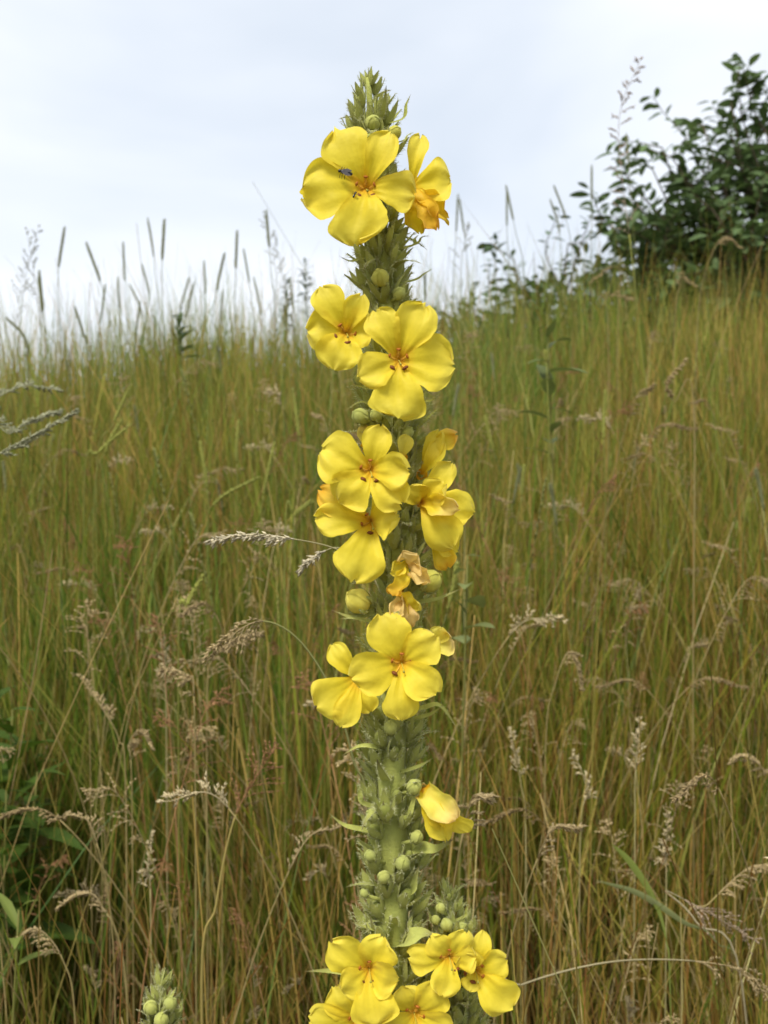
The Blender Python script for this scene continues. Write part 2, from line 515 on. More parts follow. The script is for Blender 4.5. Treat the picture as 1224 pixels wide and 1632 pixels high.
TAN = (0.47, 0.36, 0.18); CREAM = (0.58, 0.48, 0.28); RUST = (0.32, 0.17, 0.075); OLIVE = (0.20, 0.21, 0.06); YGREEN = (0.30, 0.31, 0.065); GREY = (0.21, 0.22, 0.10)
def where(px, py):
    if px < 330: return 'by the budded mullein tip' if py > 1350 else 'by the dark leafy weeds' if py > 950 else 'below the silvery plumes'
    if px < 600: return 'beside the mullein, plume side'
    if px < 880: return 'beside the mullein, shrub side'
    return 'below the large shrub' if py < 850 else 'by the flattened dry stalk' if py > 1250 else 'halfway down below the shrub'
G_SKY = 'grass stalks standing against the sky'
def px_stalk(pxs, depth, kind, col, stemcol, label, group=None, **kw):
    """pixel waypoints from lower to tip at one distance; the root is put on the slope below"""
    if group and group not in (G_SKY, 'silvery grass plumes'):
        w_ = where(*pxs[-1]); label += ' ' + w_; group += ' ' + w_
    pts = [W(x, y, depth) for x, y in pxs]
    rt = root_for(pts[min(1, len(pts) - 1)], pts[0])
    return stalk([rt, rt.lerp(pts[0], .6) + Vector(((pts[0].x - rt.x) * .15, 0, 0))] + pts, kind, random.Random(hash_px(pxs)), col, stemcol, label, group, **kw)
def hash_px(pxs): return int(sum(x * 7 + y * 13 for x, y in pxs))

def build_skyline():
    L1 = 'thin green stalk with a narrow upright seed spike against the sky'
    fox = [([(98, 560), (92, 450), (103, 360)], 2.5), ([(180, 560), (166, 470), (137, 385)], 2.4), ([(206, 560), (200, 470), (196, 384)], 2.6),
           ([(262, 560), (258, 440), (262, 348)], 2.3), ([(256, 540), (245, 410), (235, 346)], 2.7), ([(325, 540), (327, 470), (325, 414)], 2.8),
           ([(336, 540), (345, 465), (358, 402)], 2.5), ([(374, 540), (375, 450), (378, 366)], 2.5), ([(405, 540), (400, 470), (388, 395)], 2.8),
           ([(440, 520), (432, 430), (424, 334)], 2.5), ([(215, 570), (218, 520), (224, 478)], 2.6), ([(140, 570), (132, 530), (118, 486)], 2.5),
           ([(290, 545), (300, 490), (310, 448)], 2.7), ([(155, 570), (162, 500), (168, 452)], 2.7), ([(75, 590), (72, 530), (62, 430)], 2.4),
           ([(45, 600), (40, 540), (8, 505)], 2.3), ([(835, 440), (822, 370), (806, 294)], 2.6), ([(812, 440), (808, 370), (808, 300)], 2.8),
           ([(912, 420), (902, 350), (882, 294)], 2.7), ([(942, 420), (943, 340), (943, 262)], 2.6), ([(1012, 420), (1008, 340), (998, 212)], 2.7),
           ([(722, 470), (726, 390), (730, 308)], 2.8), ([(748, 470), (742, 390), (732, 316)], 2.8), ([(895, 420), (890, 360), (876, 316)], 2.9),
           ([(356, 560), (352, 510), (356, 460)], 2.9), ([(470, 520), (466, 480), (462, 440)], 2.9), ([(62, 590), (66, 500), (60, 440)], 2.8),
           ([(187, 570), (190, 510), (188, 440)], 2.9), ([(247, 560), (240, 480), (226, 420)], 2.9), ([(280, 560), (286, 500), (302, 440)], 2.9),
           ([(418, 540), (414, 490), (404, 440)], 2.7), ([(230, 570), (226, 500), (206, 452)], 2.8)]
    for pxs, dep in fox:
        px_stalk(pxs, dep, 'foxtail', GREY, OLIVE, L1, G_SKY, head_len=0.105, rad=0.0036 if dep < 2.6 else 0.003, n=70, stem_r=0.0011)
    L2 = 'pale grass stalk with a loose branching head against the sky'
    for pxs, dep in [([(30, 560), (40, 450), (62, 362)], 2.2), ([(66, 560), (56, 450), (42, 366)], 2.2), ([(436, 520), (440, 440), (420, 340)], 2.6),
                     ([(455, 520), (452, 450), (436, 370)], 2.7), ([(20, 600), (28, 500), (40, 420)], 2.6), ([(735, 440), (740, 390), (748, 362)], 2.4)]:
        px_stalk(pxs, dep, 'panicle', (.30, .29, .2), OLIVE, L2, G_SKY, head_len=0.16, dens=12, blen=0.035, sp=0.007, droop=-0.1)
    px_stalk([(1052, 800), (1030, 620), (1006, 400), (986, 200), (1020, 96)], 1.75, 'panicle', (.36, .27, .2), YGREEN,
             'tallest grass stalk, bent at the tip, beside the shrub', None, head_len=0.32, dens=26, blen=0.03, sp=0.008, droop=.3, stem_r=0.0016)
build_skyline()

def build_feature_stalks():
    # the bleached panicle that arches out from behind the mullein
    def wp(*a): return [W(x, y, d) for x, y, d in a]
    r = random.Random(3)
    def arch(pts, kind, col, sc, label, head_len, **kw):
        p = wp(*pts); rt = Vector((p[0].x + .02, p[0].y + .03, 0)); rt.z = ground(rt.x, rt.y) - .01
        return stalk([rt] + p, kind, random.Random(int(pts[-1][0])), col, sc, label, None, head_len=head_len, **kw)
    arch([(650, 1350, .68), (625, 1000, .66), (585, 905, .65), (530, 873, .64), (460, 858, .63), (400, 852, .62), (341, 861, .62)], 'comb', (.62, .55, .38), (.45, .4, .2),
         'bleached cream seed head arching sideways beside the lower middle flowers', 0.052, dens=24, blen=0.008, sp=0.0055, droop=.5, stem_r=.0006)
    arch([(655, 1380, .69), (640, 1050, .67), (600, 930, .66), (548, 876, .65), (510, 882, .64), (481, 908, .64)], 'comb', (.62, .55, .38), (.45, .4, .2),
         'small bleached seed head drooping beside the lowest petal of the paired flowers', 0.02, dens=14, blen=0.007, sp=0.005, droop=.5, stem_r=.0006)
    arch([(600, 1500, .75), (560, 1200, .74), (500, 1050, .74), (420, 990, .74), (330, 1040, .75)], 'panicle', TAN, (.3, .3, .1),
         'tan feathery seed head bending away from the mullein', 0.05, dens=18, blen=0.02, droop=1.0, sp=.005)
    arch([(700, 1632, .8), (830, 1570, .82), (960, 1535, .84), (1080, 1530, .85), (1180, 1545, .86), (1222, 1580, .86)], 'panicle', TAN, (.42, .36, .2),
         'long dry stalk lying almost flat above the ground with a drooping head', 0.07, dens=22, blen=0.025, sp=.0045, droop=.8)
    arch([(1190, 1632, .9), (1110, 1470, .92), (1060, 1420, .93), (1120, 1450, .93), (1205, 1500, .92)], 'panicle', (.44, .33, .22), (.4, .34, .2),
         'bushy pale brown seed head lying over the flattened dry stalk', 0.07, dens=26, blen=0.03, sp=.004, droop=.3)
    arch([(322, 1640, .88), (345, 1440, .88), (372, 1310, .89), (408, 1240, .9), (440, 1190, .9)], 'panicle', RUST, (.42, .33, .1),
         'rust brown fluffy seed head on a curved yellow stem', 0.07, dens=26, blen=0.03, sp=.004, droop=.2, stem_r=.0012)
    # green-yellow foxtails in the blurred middle of the slope
    Lf = 'yellow green stalk with a smooth cylindrical seed spike'
    for pxs, dep, hl in [([(330, 860), (345, 800), (415, 759)], 1.5, .085), ([(415, 860), (420, 790), (438, 703)], 1.5, .08), ([(332, 850), (330, 780), (319, 702)], 1.5, .075),
                         ([(480, 760), (476, 690), (466, 617)], 1.6, .08), ([(378, 780), (377, 720), (380, 668)], 1.6, .07), ([(135, 760), (158, 720), (210, 675)], 1.5, .08),
                         ([(150, 800), (170, 715), (195, 667)], 1.5, .06), ([(155, 740), (178, 680), (207, 617)], 1.6, .06), ([(965, 800), (962, 690), (965, 620)], 1.5, .08),
                         ([(455, 840), (470, 820), (498, 798)], 1.2, .03), ([(285, 1010), (300, 960), (325, 915)], 1.1, .05), ([(870, 900), (875, 700), (870, 560)], 1.5, .02),
                         ([(820, 880), (830, 800), (836, 740)], 1.5, .05)]:
        px_stalk(pxs, dep, 'foxtail', YGREEN, YGREEN, Lf, 'smooth green grass spikes on the slope', head_len=hl, rad=.0028, n=60, stem_r=.0012)
    Lp = 'large pale silvery grass plume leaning over at the edge of the bank'
    for pxs, dep in [([(-40, 760), (0, 722), (60, 690), (118, 655)], 1.0), ([(-40, 690), (-10, 640), (40, 615), (95, 622)], 1.15), ([(-30, 740), (20, 690), (70, 665), (90, 660)], 1.05)]:
        px_stalk(pxs, dep, 'comb', (.42, .42, .26), OLIVE, Lp, 'silvery grass plumes', head_len=.09, dens=30, blen=.014, sp=.006, droop=.1, stem_r=.001)
    # sharper dry seed heads low on the slope
    Ld = 'cream dry grass stalk with an upright knotted seed head'
    for pxs, dep in [([(1012, 1320), (1012, 1250), (1020, 1148)], 1.1), ([(838, 1330), (830, 1250), (812, 1165)], 1.1), ([(1062, 1420), (1060, 1360), (1066, 1300)], 1.0),
                     ([(240, 1440), (236, 1390), (243, 1330)], 1.0), ([(265, 1140), (264, 1110), (262, 1020)], 1.2), ([(925, 1330), (935, 1260), (915, 1200)], 1.1)]:
        px_stalk(pxs, dep, 'panicle', CREAM, (.42, .36, .16), Ld, 'cream knotted seed heads', head_len=.055, dens=18, blen=.011, sp=.005, droop=.1, stem_r=.001)
    Lc = 'brown dry grass stalk with a curled one sided seed head'
    for pxs, dep in [([(870, 1180), (885, 1090), (905, 1040), (918, 1060), (925, 1095)], 1.2), ([(1240, 1290), (1215, 1225), (1185, 1205), (1165, 1215)], 1.1), ([(1105, 640), (1075, 640), (1062, 610), (1090, 575)], 1.3),
                     ([(180, 1500), (150, 1330), (120, 1300), (85, 1305)], 1.0), ([(200, 1240), (190, 1180), (170, 1140), (128, 1080)], 1.1), ([(330, 1130), (340, 1050), (380, 1015), (415, 1008)], 1.1),
                     ([(210, 1250), (205, 1190), (222, 1165), (240, 1190)], 1.1), ([(310, 1140), (300, 1080), (270, 1065), (258, 1070)], 1.0), ([(1090, 1490), (1130, 1440), (1190, 1385), (1224, 1378)], 1.0),
                     ([(120, 1632), (100, 1530), (60, 1480), (25, 1500)], .95), ([(200, 1560), (160, 1440), (130, 1425), (95, 1445)], .95), ([(1110, 560), (1120, 450), (1150, 380), (1180, 395)], 2.0),
                     ([(985, 520), (988, 440), (975, 425), (940, 450)], 2.2), ([(1075, 520), (1085, 450), (1090, 440), (1110, 455)], 2.2), ([(970, 540), (966, 480), (985, 470), (1010, 475)], 2.0)]:
        px_stalk(pxs, dep, 'comb', TAN, (.38, .3, .12), Lc, 'curled brown seed heads', head_len=.06, dens=20, blen=.014, sp=.0055, droop=.7, stem_r=.0009)
build_feature_stalks()

def copy_tree(o, loc, rz, sc, label=None, group=None):
    c = o.copy(); COL.objects.link(c); c.location = loc; c.rotation_euler = (0, 0, rz); c.scale = (sc, sc, sc)
    if label: c['label'] = label
    if group: c['group'] = group
    for ch in o.children:
        k = ch.copy(); COL.objects.link(k); k.parent = c
    return c

def build_scattered_stalks():
    r = random.Random(5)
    protos = []
    def proto(kind, col, sc, lean, hlen, curl, **kw):
        x, y = r.uniform(-.3, .3), r.uniform(1.2, 2.2); z = ground(x, y) - .01
        a = r.uniform(0, 6.28); dx, dy = math.cos(a), math.sin(a)
        hgt = .78
        path = [Vector((x, y, z)), Vector((x + dx * lean * .15, y + dy * lean * .15, z + hgt * .4)), Vector((x + dx * lean * .5, y + dy * lean * .5, z + hgt * .78)),
                Vector((x + dx * lean, y + dy * lean, z + hgt)), Vector((x + dx * (lean + curl), y + dy * (lean + curl), z + hgt + .05 - curl * .6))]
        lab = {'panicle': 'dry tan grass stalk with an open feathery seed head on the slope', 'comb': 'dry straw stalk with a nodding one sided seed head on the slope',
               'foxtail': 'green grass stalk with a tight narrow seed spike among the blades', 'rye': 'flat green grass spike with alternating spikelets among the blades'}[kind]
        grp = {'panicle': 'feathery dry grasses', 'comb': 'nodding dry grasses', 'foxtail': 'narrow green grass spikes', 'rye': 'flat green grass spikes'}[kind]
        lab, grp = lab, grp
        if kind == 'panicle': lab, grp = ('rust brown grass stalk with an airy seed head', 'rusty grasses') if col == RUST else ('tan grass stalk with an open feathery head', 'feathery grasses')
        if kind == 'comb': lab, grp = {TAN: ('tan stalk with a nodding one sided head', 'nodding tan grasses'), CREAM: ('pale cream stalk with a nodding one sided head', 'nodding cream grasses')}.get(col, ('dull brown stalk with a nodding one sided head', 'nodding brown grasses'))
        if kind == 'foxtail': lab, grp = ('yellow green stalk with a tight narrow spike', 'yellow green spikes') if col == YGREEN else ('grey green stalk with a tight narrow spike', 'grey green spikes')
        if kind == 'rye': lab, grp = 'flat green grass spike with alternating spikelets', 'flat green spikes'
        e = stalk(path, kind, r, col, sc, lab, grp, head_len=hlen, **kw)
        e['look'] = lab
        return e
    pan = [proto('panicle', TAN, (.36, .28, .11), r.uniform(.03, .2), .11, r.uniform(0, .06), dens=20, blen=.028, sp=.005, droop=.7) for _ in range(4)]
    pan += [proto('panicle', RUST, (.36, .2, .08), r.uniform(.03, .2), .12, .03, dens=20, blen=.03, sp=.0045, droop=.4) for _ in range(2)]
    com = [proto('comb', c, (.40, .31, .13), r.uniform(.05, .22), .08, r.uniform(.03, .08), dens=18, blen=.014, sp=.0055, droop=.7) for c in (TAN, CREAM, (.38, .28, .13))]
    fx = [proto('foxtail', c, OLIVE, r.uniform(.02, .14), .075, .01, rad=.0028, n=60) for c in (YGREEN, GREY)]
    ry = [proto('rye', OLIVE, OLIVE, r.uniform(.02, .14), .13, .01)]
    for group, n, y0, y1 in ((pan, 95, .85, 2.3), (com, 75, .85, 2.0), (fx, 35, 1.4, 2.7), (ry, 14, 1.4, 2.7)):
        for k in range(n):
            y = y0 + (y1 - y0) * r.random() ** 1.0
            x = r.uniform(-1, 1) * (.40 * y + .04)
            g = r.choice(group); sc = r.uniform(.72, 1.08); z = ground(x, y)
            px = 612 + x / y * FPX; py = 816 - (z + .8 * sc - H) / y * FPX
            copy_tree(g, (x, y, z - .01), r.uniform(0, 6.28), sc, g['look'] + ' ' + where(px, py), g['group'] + ' ' + where(px, py))
    # the many smaller seed heads deep in the sward, too many to count: one mesh
    V, Fv, C = [], [], []; off = 0
    src = []
    for g in pan + com + com:
        for ch in g.children:
            me = ch.data; nv = len(me.vertices); v = np.empty(nv * 3, np.float32); me.vertices.foreach_get('co', v)
            c = np.empty(nv * 4, np.float32); me.color_attributes['col'].data.foreach_get('color', c)
            src.append((g, v.reshape(-1, 3), c.reshape(-1, 4), [tuple(p.vertices) for p in me.polygons]))
    for k in range(230):
        y = r.uniform(.8, 1.75); x = r.uniform(-1, 1) * (.40 * y + .08); sc = r.uniform(.42, .88); a = r.uniform(0, 6.28); z = ground(x, y) - .01
        g = r.choice(pan + com + com); ca, sa = math.cos(a) * sc, math.sin(a) * sc
        for (gg, v, c, fs) in src:
            if gg is not g: continue
            w_ = np.stack([v[:, 0] * ca - v[:, 1] * sa + x, v[:, 0] * sa + v[:, 1] * ca + y, v[:, 2] * sc + z], 1)
            V.append(w_); C.append(c * np.array([*([r.uniform(.7, 1.15)] * 3), 1])); Fv += [tuple(i + off for i in f) for f in fs]; off += len(v)
    me = bpy.data.meshes.new('seed_grass'); me.from_pydata(np.concatenate(V), [], Fv)
    at = me.color_attributes.new('col', 'FLOAT_COLOR', 'POINT'); at.data.foreach_set('color', np.concatenate(C).astype(np.float32).ravel())
    me.materials.append(M_DRY); me.update()
    tag(obj('seed_grass', me), 'low dry seed heads tangled deep in the grass', 'grass', kind='stuff')
    for g in pan + com + fx + ry:
        p = g.location; z = p.z + .8; w_ = where(612 + p.x / p.y * FPX, 816 - (z - H) / p.y * FPX)
        g['label'] = g['look'] + ' ' + w_; g['group'] = g['group'] + ' ' + w_
        del g['look']
    for o in COL.objects:
        if 'look' in o: del o['look']
build_scattered_stalks()

# ------------------------------------------------------------------ broad grass blades, weeds
def build_weeds():
    r = random.Random(8)
    # two broad grass leaves low at the right
    x, y = .23, .86
    for k, (pts, w, lab, c) in enumerate([([(1070, 1640), (1062, 1500), (1040, 1430), (1005, 1375), (975, 1345)], .0062, 'broad fresh green grass blade crossing above a grey green blade', (.22, .27, .06)),
                                       ([(1190, 1640), (1140, 1500), (1090, 1470), (1020, 1425), (950, 1403)], .0060, 'broad grey green grass blade lying below a fresh green blade', (.27, .30, .13))]):
        pw = [W(a, b, .95) for a, b in pts]; rt = Vector((pw[0].x + .02, .97, 0)); rt.z = ground(rt.x, rt.y) - .01
        P_ = catmull([rt] + pw, 6)
        mb = MB(); v = []; cols = []
        n = len(P_)
        for i, p in enumerate(P_):
            t = i / (n - 1); d = (P_[min(i + 1, n - 1)] - P_[max(i - 1, 0)]).normalized()
            s = d.cross(Vector((0, .8, .35))).normalized()
            ww = w * .85 * (.12 + .88 * max(0, min(1, t * 1.9 - .75))) * max(.03, 1 - max(0, (t - .6) / .4) ** 2)
            v += [p - rt - s * ww, p - rt + d.cross(s) * ww * .3, p - rt + s * ww]; cols += [c] * 3
        mb.add(v, grid_faces(n, 3), cols)
        o = obj('broad_grass', mb.mesh('broad_grass', M_GRASS), None, rt)
        tag(o, lab, 'grass')
    def leaf_mb(L, w, col, fold=.25, curl=.3, n=7):
        mb = MB(); v = []; c = []
        for i in range(n):
            t = i / (n - 1)
            ww = w * .5 * math.sin(math.pi * min(1, t ** .8 * .96 + .03)) ** .8
            z = curl * L * (t - t * t * 1.6) * .6
            for s in (-1, -.5, 0, .5, 1):
                v.append(Vector((L * t, ww * s * (1 + .08 * math.sin(t * 17 + s)), z + abs(s) * ww * fold)))
                k = 1.12 if s == 0 else 1.0
                c.append(tuple(q * k for q in col))
        mb.add(v, grid_faces(n, 5), c)
        return mb
    def weed(name, px, py, dep, hgt, nleaf, L, w, col, label, group=None, spread=1.0, top=True, cat='weed'):
        tip = W(px, py, dep); rt = Vector((tip.x + r.uniform(-.02, .02), dep, 0)); rt.z = ground(rt.x, rt.y) - .01
        e = bpy.data.objects.new(name, None); COL.objects.link(e); e.location = rt; e.empty_display_size = .02
        tag(e, label, cat, group)
        tp = tip - rt
        mb = MB(); pts = catmull([Vector((0, 0, 0)), tp * .5 + Vector((r.uniform(-.02, .02), 0, 0)), tp], 6)
        tube(mb, pts, [.0022 * (1.1 - .7 * i / len(pts)) for i in range(len(pts))], (.20, .20, .05), 5)
        obj('stem', mb.mesh('stem', M_LEAF), e)
        variants = [leaf_mb(L, w, tuple(c * q for c in col), r.uniform(.1, .4), r.uniform(.1, .6)).mesh('leaf', M_LEAF) for q in (.85, 1.0, 1.2)]
        for k in range(nleaf):
            f = 1 - hgt * (k / nleaf)
            i = min(len(pts) - 2, int(f * (len(pts) - 1) - 1e-6)); p = pts[i].lerp(pts[i + 1], f * (len(pts) - 1) - i)
            o = obj('leaf', r.choice(variants), e, p)
            s = r.uniform(.5, 1.0) * (.45 + .55 * min(1, 3 * k / nleaf))
            o.rotation_euler = (r.uniform(-.3, .3), -r.uniform(-.2, .9) * spread, k * 2.4 + r.uniform(-.3, .3)); o.scale = (s, s, s)
        return e
    weed('weed', 872, 500, 1.55, .22, 13, .075, .026, (.115, .145, .045), 'upright weed with grey green pointed leaves standing above the grass')
    weed('weed', 285, 498, 2.5, .14, 22, .06, .015, (.07, .11, .035), 'bushy narrow leaved weed poking above the grass tops', spread=1.4)
    for px, py in ((486, 415), (457, 443)):
        weed('weed', px, py, 3.0, .2, 40, .045, .012, (.09, .12, .07), 'dark weed spire with whorled leaves beside the mullein against the sky', 'whorled weed spires')
    weed('weed', 790, 372, 3.0, .14, 12, .05, .022, (.06, .10, .045), 'leafy sprig rising in front of the low bush')
    weed('weed', 745, 885, 1.1, .12, 7, .045, .024, (.16, .185, .06), 'small grey green broad leaved weed behind the mullein')
    for px, py, dp in ((20, 1130, 1.25), (-30, 1080, 1.3), (60, 1230, 1.2), (10, 1260, 1.15), (-20, 1190, 1.2), (45, 1165, 1.35)):
        weed('weed', px, py, dp, .35, 16, .09, .03, (.06, .105, .014), 'low dark green broad leaved weed at the shaded edge of the bank', 'dark leafy weeds', spread=.8)
    weed('weed', 30, 1450, .95, .1, 4, .075, .013, (.16, .20, .04), 'weed with long light green leaves among dry stems')
build_weeds()

# ------------------------------------------------------------------ shrubs
def build_shrub(label, ell, base, nclu, leaves_per, LL, seed, nparts, col, sprigs=()):
    r = random.Random(seed)
    e = bpy.data.objects.new('shrub', None); COL.objects.link(e)
    bz = ground(base[0], base[1]) - .02
    B = Vector((base[0], base[1], bz)); e.location = B; e.empty_display_size = .1
    tag(e, label, 'shrub')
    wood = MB()
    leaves = []
    ends = []
    for k in range(nclu):
        while True:
            q = Vector((r.uniform(-1, 1), r.uniform(-1, 1), r.uniform(-1, 1)))
            if .25 < q.length < 1: break
        q *= (0.72 + .28 * r.random()) / max(q.length, .55) * min(1, q.length + .25)
        c, a = ell
        ends.append(Vector((c[0] + q.x * a[0], c[1] + q.y * a[1], c[2] + q.z * a[2])))
    spr = [Vector(s) for s in sprigs]; ends += spr
    ends = [p for p in ends if p.z > ground(p.x, p.y) + .1]
    for p in ends:
        st = B + Vector((r.gauss(0, .08), r.gauss(0, .08), 0))
        mid = st.lerp(p, .5) + Vector((r.gauss(0, .06), r.gauss(0, .06), .12))
        pts = catmull([st, mid, p], 6)
        n = len(pts)
        tube(wood, [q - B for q in pts], [.009 * (1 - .85 * i / n) for i in range(n)], (.10, .075, .05), 5)
        for tw in range(5 if p not in spr else 2):
            i = r.randrange(int(n * .55), n); s = pts[i] if tw else pts[-1]
            d = (p - mid).normalized() * .7 + Vector((r.gauss(0, .6), r.gauss(0, .6), r.gauss(.15, .5)))
            d.normalize()
            L = r.uniform(.07, .16)
            tp = [s]
            for q in range(6):
                d = (d + Vector((r.gauss(0, .12), r.gauss(0, .12), r.gauss(.03, .1)))).normalized()
                tp.append(tp[-1] + d * L / 6)
            tube(wood, [q - B for q in tp], [.0022 * (1 - .1 * q) for q in range(7)], (.11, .085, .05), 4)
            for q in range(leaves_per):
                f = (q + 1) / leaves_per * 6; i2 = min(5, int(f - 1e-6)); lp = tp[i2].lerp(tp[i2 + 1], f - i2)
                t = (tp[i2 + 1] - tp[i2]).normalized(); u, v = frame(t)
                a = q * math.pi + r.gauss(0, .6)
                ld = (t * .5 + (u * math.cos(a) + v * math.sin(a)) * .9 + Vector((0, 0, -.25))).normalized()
                leaves.append((lp, ld, LL * r.uniform(.6, 1.15)))
    obj('branches', wood.mesh('branches', M_BARK), e)
    def leaf(c, fold, curl):
        mb = MB(); v = []; cc = []
        prof = [.0, .62, 1.0, .95, .62, .0]
        for i, t in enumerate((-.0, .18, .4, .62, .84, 1.0)):
            for s in (-1, 0, 1):
                v.append(Vector((t + .12, s * prof[i] * .215, abs(s) * fold * prof[i] - curl * t * t))); cc.append(tuple(x * (1.15 if s == 0 else 1) for x in c))
        mb.add(v, grid_faces(6, 3), cc)
        mb.add([(0, -.012, 0), (0, .012, 0), (.14, .012, 0), (.14, -.012, 0)], [(0, 1, 2, 3)], c)
        return mb
    vs = [leaf(tuple(x * k for x in col), f, c) for k, f, c in ((.8, .05, .1), (1.0, .09, .18), (1.15, .12, .05), (1.35, .06, .25))]
    vm = [m.mesh('leaf', M_LEAF) for m in vs]
    def vis(l):
        p = l[0]; px = 612 + p.x / p.y * FPX; py = 816 - (p.z - H) / p.y * FPX
        inside = -20 < px < 1240 and 20 < py < 470
        return (0 if inside else 1, p.y)
    leaves.sort(key=vis)
    rest = MB()
    for i, (p, d, s) in enumerate(leaves):
        q = d.to_track_quat('X', 'Z') @ Matrix.Rotation(r.gauss(0, .5), 3, 'X').to_quaternion()
        k = r.randrange(4)
        if i < nparts:
            o = obj('leaf', vm[k], e, p - B); o.rotation_mode = 'QUATERNION'; o.rotation_quaternion = q; o.scale = (s, s, s)
        else:
            rest.merge(vs[k], Matrix.LocRotScale(p - B, q, Vector((s, s, s))))
    if rest.v:
        o = obj('foliage', rest.mesh('foliage', M_LEAF), e); o['kind'] = 'stuff'
LEAFC = (.095, .145, .055)
sp = [W(x, y, 3.2) for x, y in ((1010, 320), (1055, 235), (1070, 250), (1120, 200), (1165, 165), (1195, 165), (1225, 155), (1010, 300), (1180, 180), (1235, 160), (1090, 215), (960, 350), (1040, 270))]
build_shrub('large dense green shrub rising above the grass with twigs against the sky', ((1.46, 3.35, 1.82), (.82, .50, .68)), (1.43, 3.4), 620, 10, .056, 21, 290, LEAFC, sp)
build_shrub('low shrub merging with the grass tops to the side of the large shrub', ((.56, 3.5, 1.76), (.42, .3, .27)), (.5, 3.55), 130, 8, .045, 22, 150, (.075, .12, .05),
            [W(x, y, 3.4) for x, y in ((905, 390), (870, 405), (820, 415), (930, 375))])

# ------------------------------------------------------------------ the mullein
YEL = (0.88, 0.70, 0.030); YDEEP = (0.80, 0.42, 0.012); YPALE = (0.90, 0.79, 0.13); PEACH = (0.90, 0.67, 0.24); ORANGE = (0.84, 0.47, 0.03); YOLD = (0.87, 0.59, 0.03)
GRN = (0.45, 0.47, 0.115); GRN2 = (0.36, 0.39, 0.085); BUDG = (0.56, 0.58, 0.15); BUDY = (0.66, 0.62, 0.11); BROWN = (0.16, 0.12, 0.06)

def lerp3(a, b, t): return tuple(x + (y - x) * t for x, y in zip(a, b))

def petal_mesh(ang, L, Wd, dz=0.0, wrap=0.35, reflex=0.10, ruffle=0.06, roll=0.0, notch=0.05, base=0.17, col=YEL, tip=None, throat=0.32, back=0.0, peak=0.62, crumple=0.0, seed=0, skew=0.0, z0=-6):
    """petal in photo pixels, x right, y up, z towards the viewer; wrap bends it about its own axis"""
    nt_, ns = 21, 19
    a = R(ang)
    d = Vector((math.cos(a) * L, math.sin(a) * L, dz)); Ld = d.length; d.normalize()
    n = Vector((0, 0, 1)); n = (n - d * n.dot(d)).normalized()
    if roll: n = Matrix.Rotation(R(roll), 3, d) @ n
    s_ = n.cross(d).normalized()
    v = []; c = []
    sv = Vector((seed * 3.7, seed * 1.3, 0))
    for i in range(nt_):
        t = (i / (nt_ - 1)); t = 1 - (1 - t) ** 1.35
        if t < peak:
            q = t / peak; pr = base + (1 - base) * q ** 1.25 * (1.3 - .3 * q * q)
        else:
            q = (t - peak) / (1 - peak); pr = max(0.0, 1 - q ** 2.8) ** .55
        pr = max(pr, .20)
        for j in range(ns):
            s = -1 + 2 * j / (ns - 1)
            hw = Wd * .47 * pr
            edge = 1 + .14 * mnoise.noise(Vector((t * 3, s * 1.2, seed))) + .05 * mnoise.noise(Vector((t * 9, s * 3, seed + 5)))
            if wrap > .02:
                Rw = hw / max(wrap * .9, .05); x = Rw * math.sin(s * wrap) ; z = Rw * (1 - math.cos(s * wrap))
            else: x = hw * s; z = 0
            x *= edge
            r = Ld * t
            if t > .75: r -= notch * Ld * math.exp(-(s / .25) ** 2) * (t - .75) * 4
            r += Ld * (.07 * mnoise.noise(Vector((s * 2.1, 2.2, seed))) + .03 * mnoise.noise(Vector((s * 7.1, 4.2, seed)))) * max(0, t - .5) * 2
            x += skew * Wd * t * t
            zz = z + Ld * (.16 * math.sin(math.pi * min(1, t * .9)) - reflex * t ** 3)
            zz += ruffle * Wd * math.sin(5.0 * s + seed * 2.1 + 3 * t) * (s * s) * t ** 2
            zz += Wd * .012 * math.sin(s * 11 + seed) * (1 - s * s * .5) * min(1, 3 * t) * (1.15 - t)
            zz += Wd * .07 * mnoise.noise(Vector((t * 6, s * 5, seed * 2.3))) * (s * s * t + max(0, t - .6))
            zz += Wd * .20 * mnoise.noise(Vector((t * 2.2, s * 1.4, seed * 1.7))) * t
            pnt = d * r + s_ * x + n * zz
            if crumple:
                q3 = pnt * .06 + sv
                pnt = pnt + Vector((mnoise.noise(q3), mnoise.noise(q3 + Vector((9, 0, 0))), mnoise.noise(q3 + Vector((0, 9, 0))))) * crumple
            pnt.z += z0 * (1 - t)
            v.append(pnt * P)
            cc = lerp3(YDEEP, col, min(1, t / max(throat, .01)) ** .9)
            cc = lerp3(cc, YPALE, .55 * t * t) if col == YEL else cc
            if tip: cc = lerp3(cc, tip, max(0, (t - .45) / .55) ** 1.3)
            vein = 1 - .05 * (0.5 + 0.5 * math.sin(s * 26 + t * 2)) * (1 - t * .5)
            c.append(tuple(q * vein for q in cc))
    mb = MB(); mb.add(v, grid_faces(nt_, ns), c)
    return mb

def throat_mesh(rad, back):
    mb = MB(); pts = []
    n = 6
    rr = []
    for i in range(n):
        t = i / (n - 1)
        pts.append(Vector((0, 0, (-4 - back * (1 - t))) ) * P); rr.append(P * (rad * (.35 + .65 * t ** 1.5)))
    tube(mb, pts, rr, [lerp3(BUDG, YDEEP, min(1, i / 3)) for i in range(n)], 10, cap=False)
    return mb

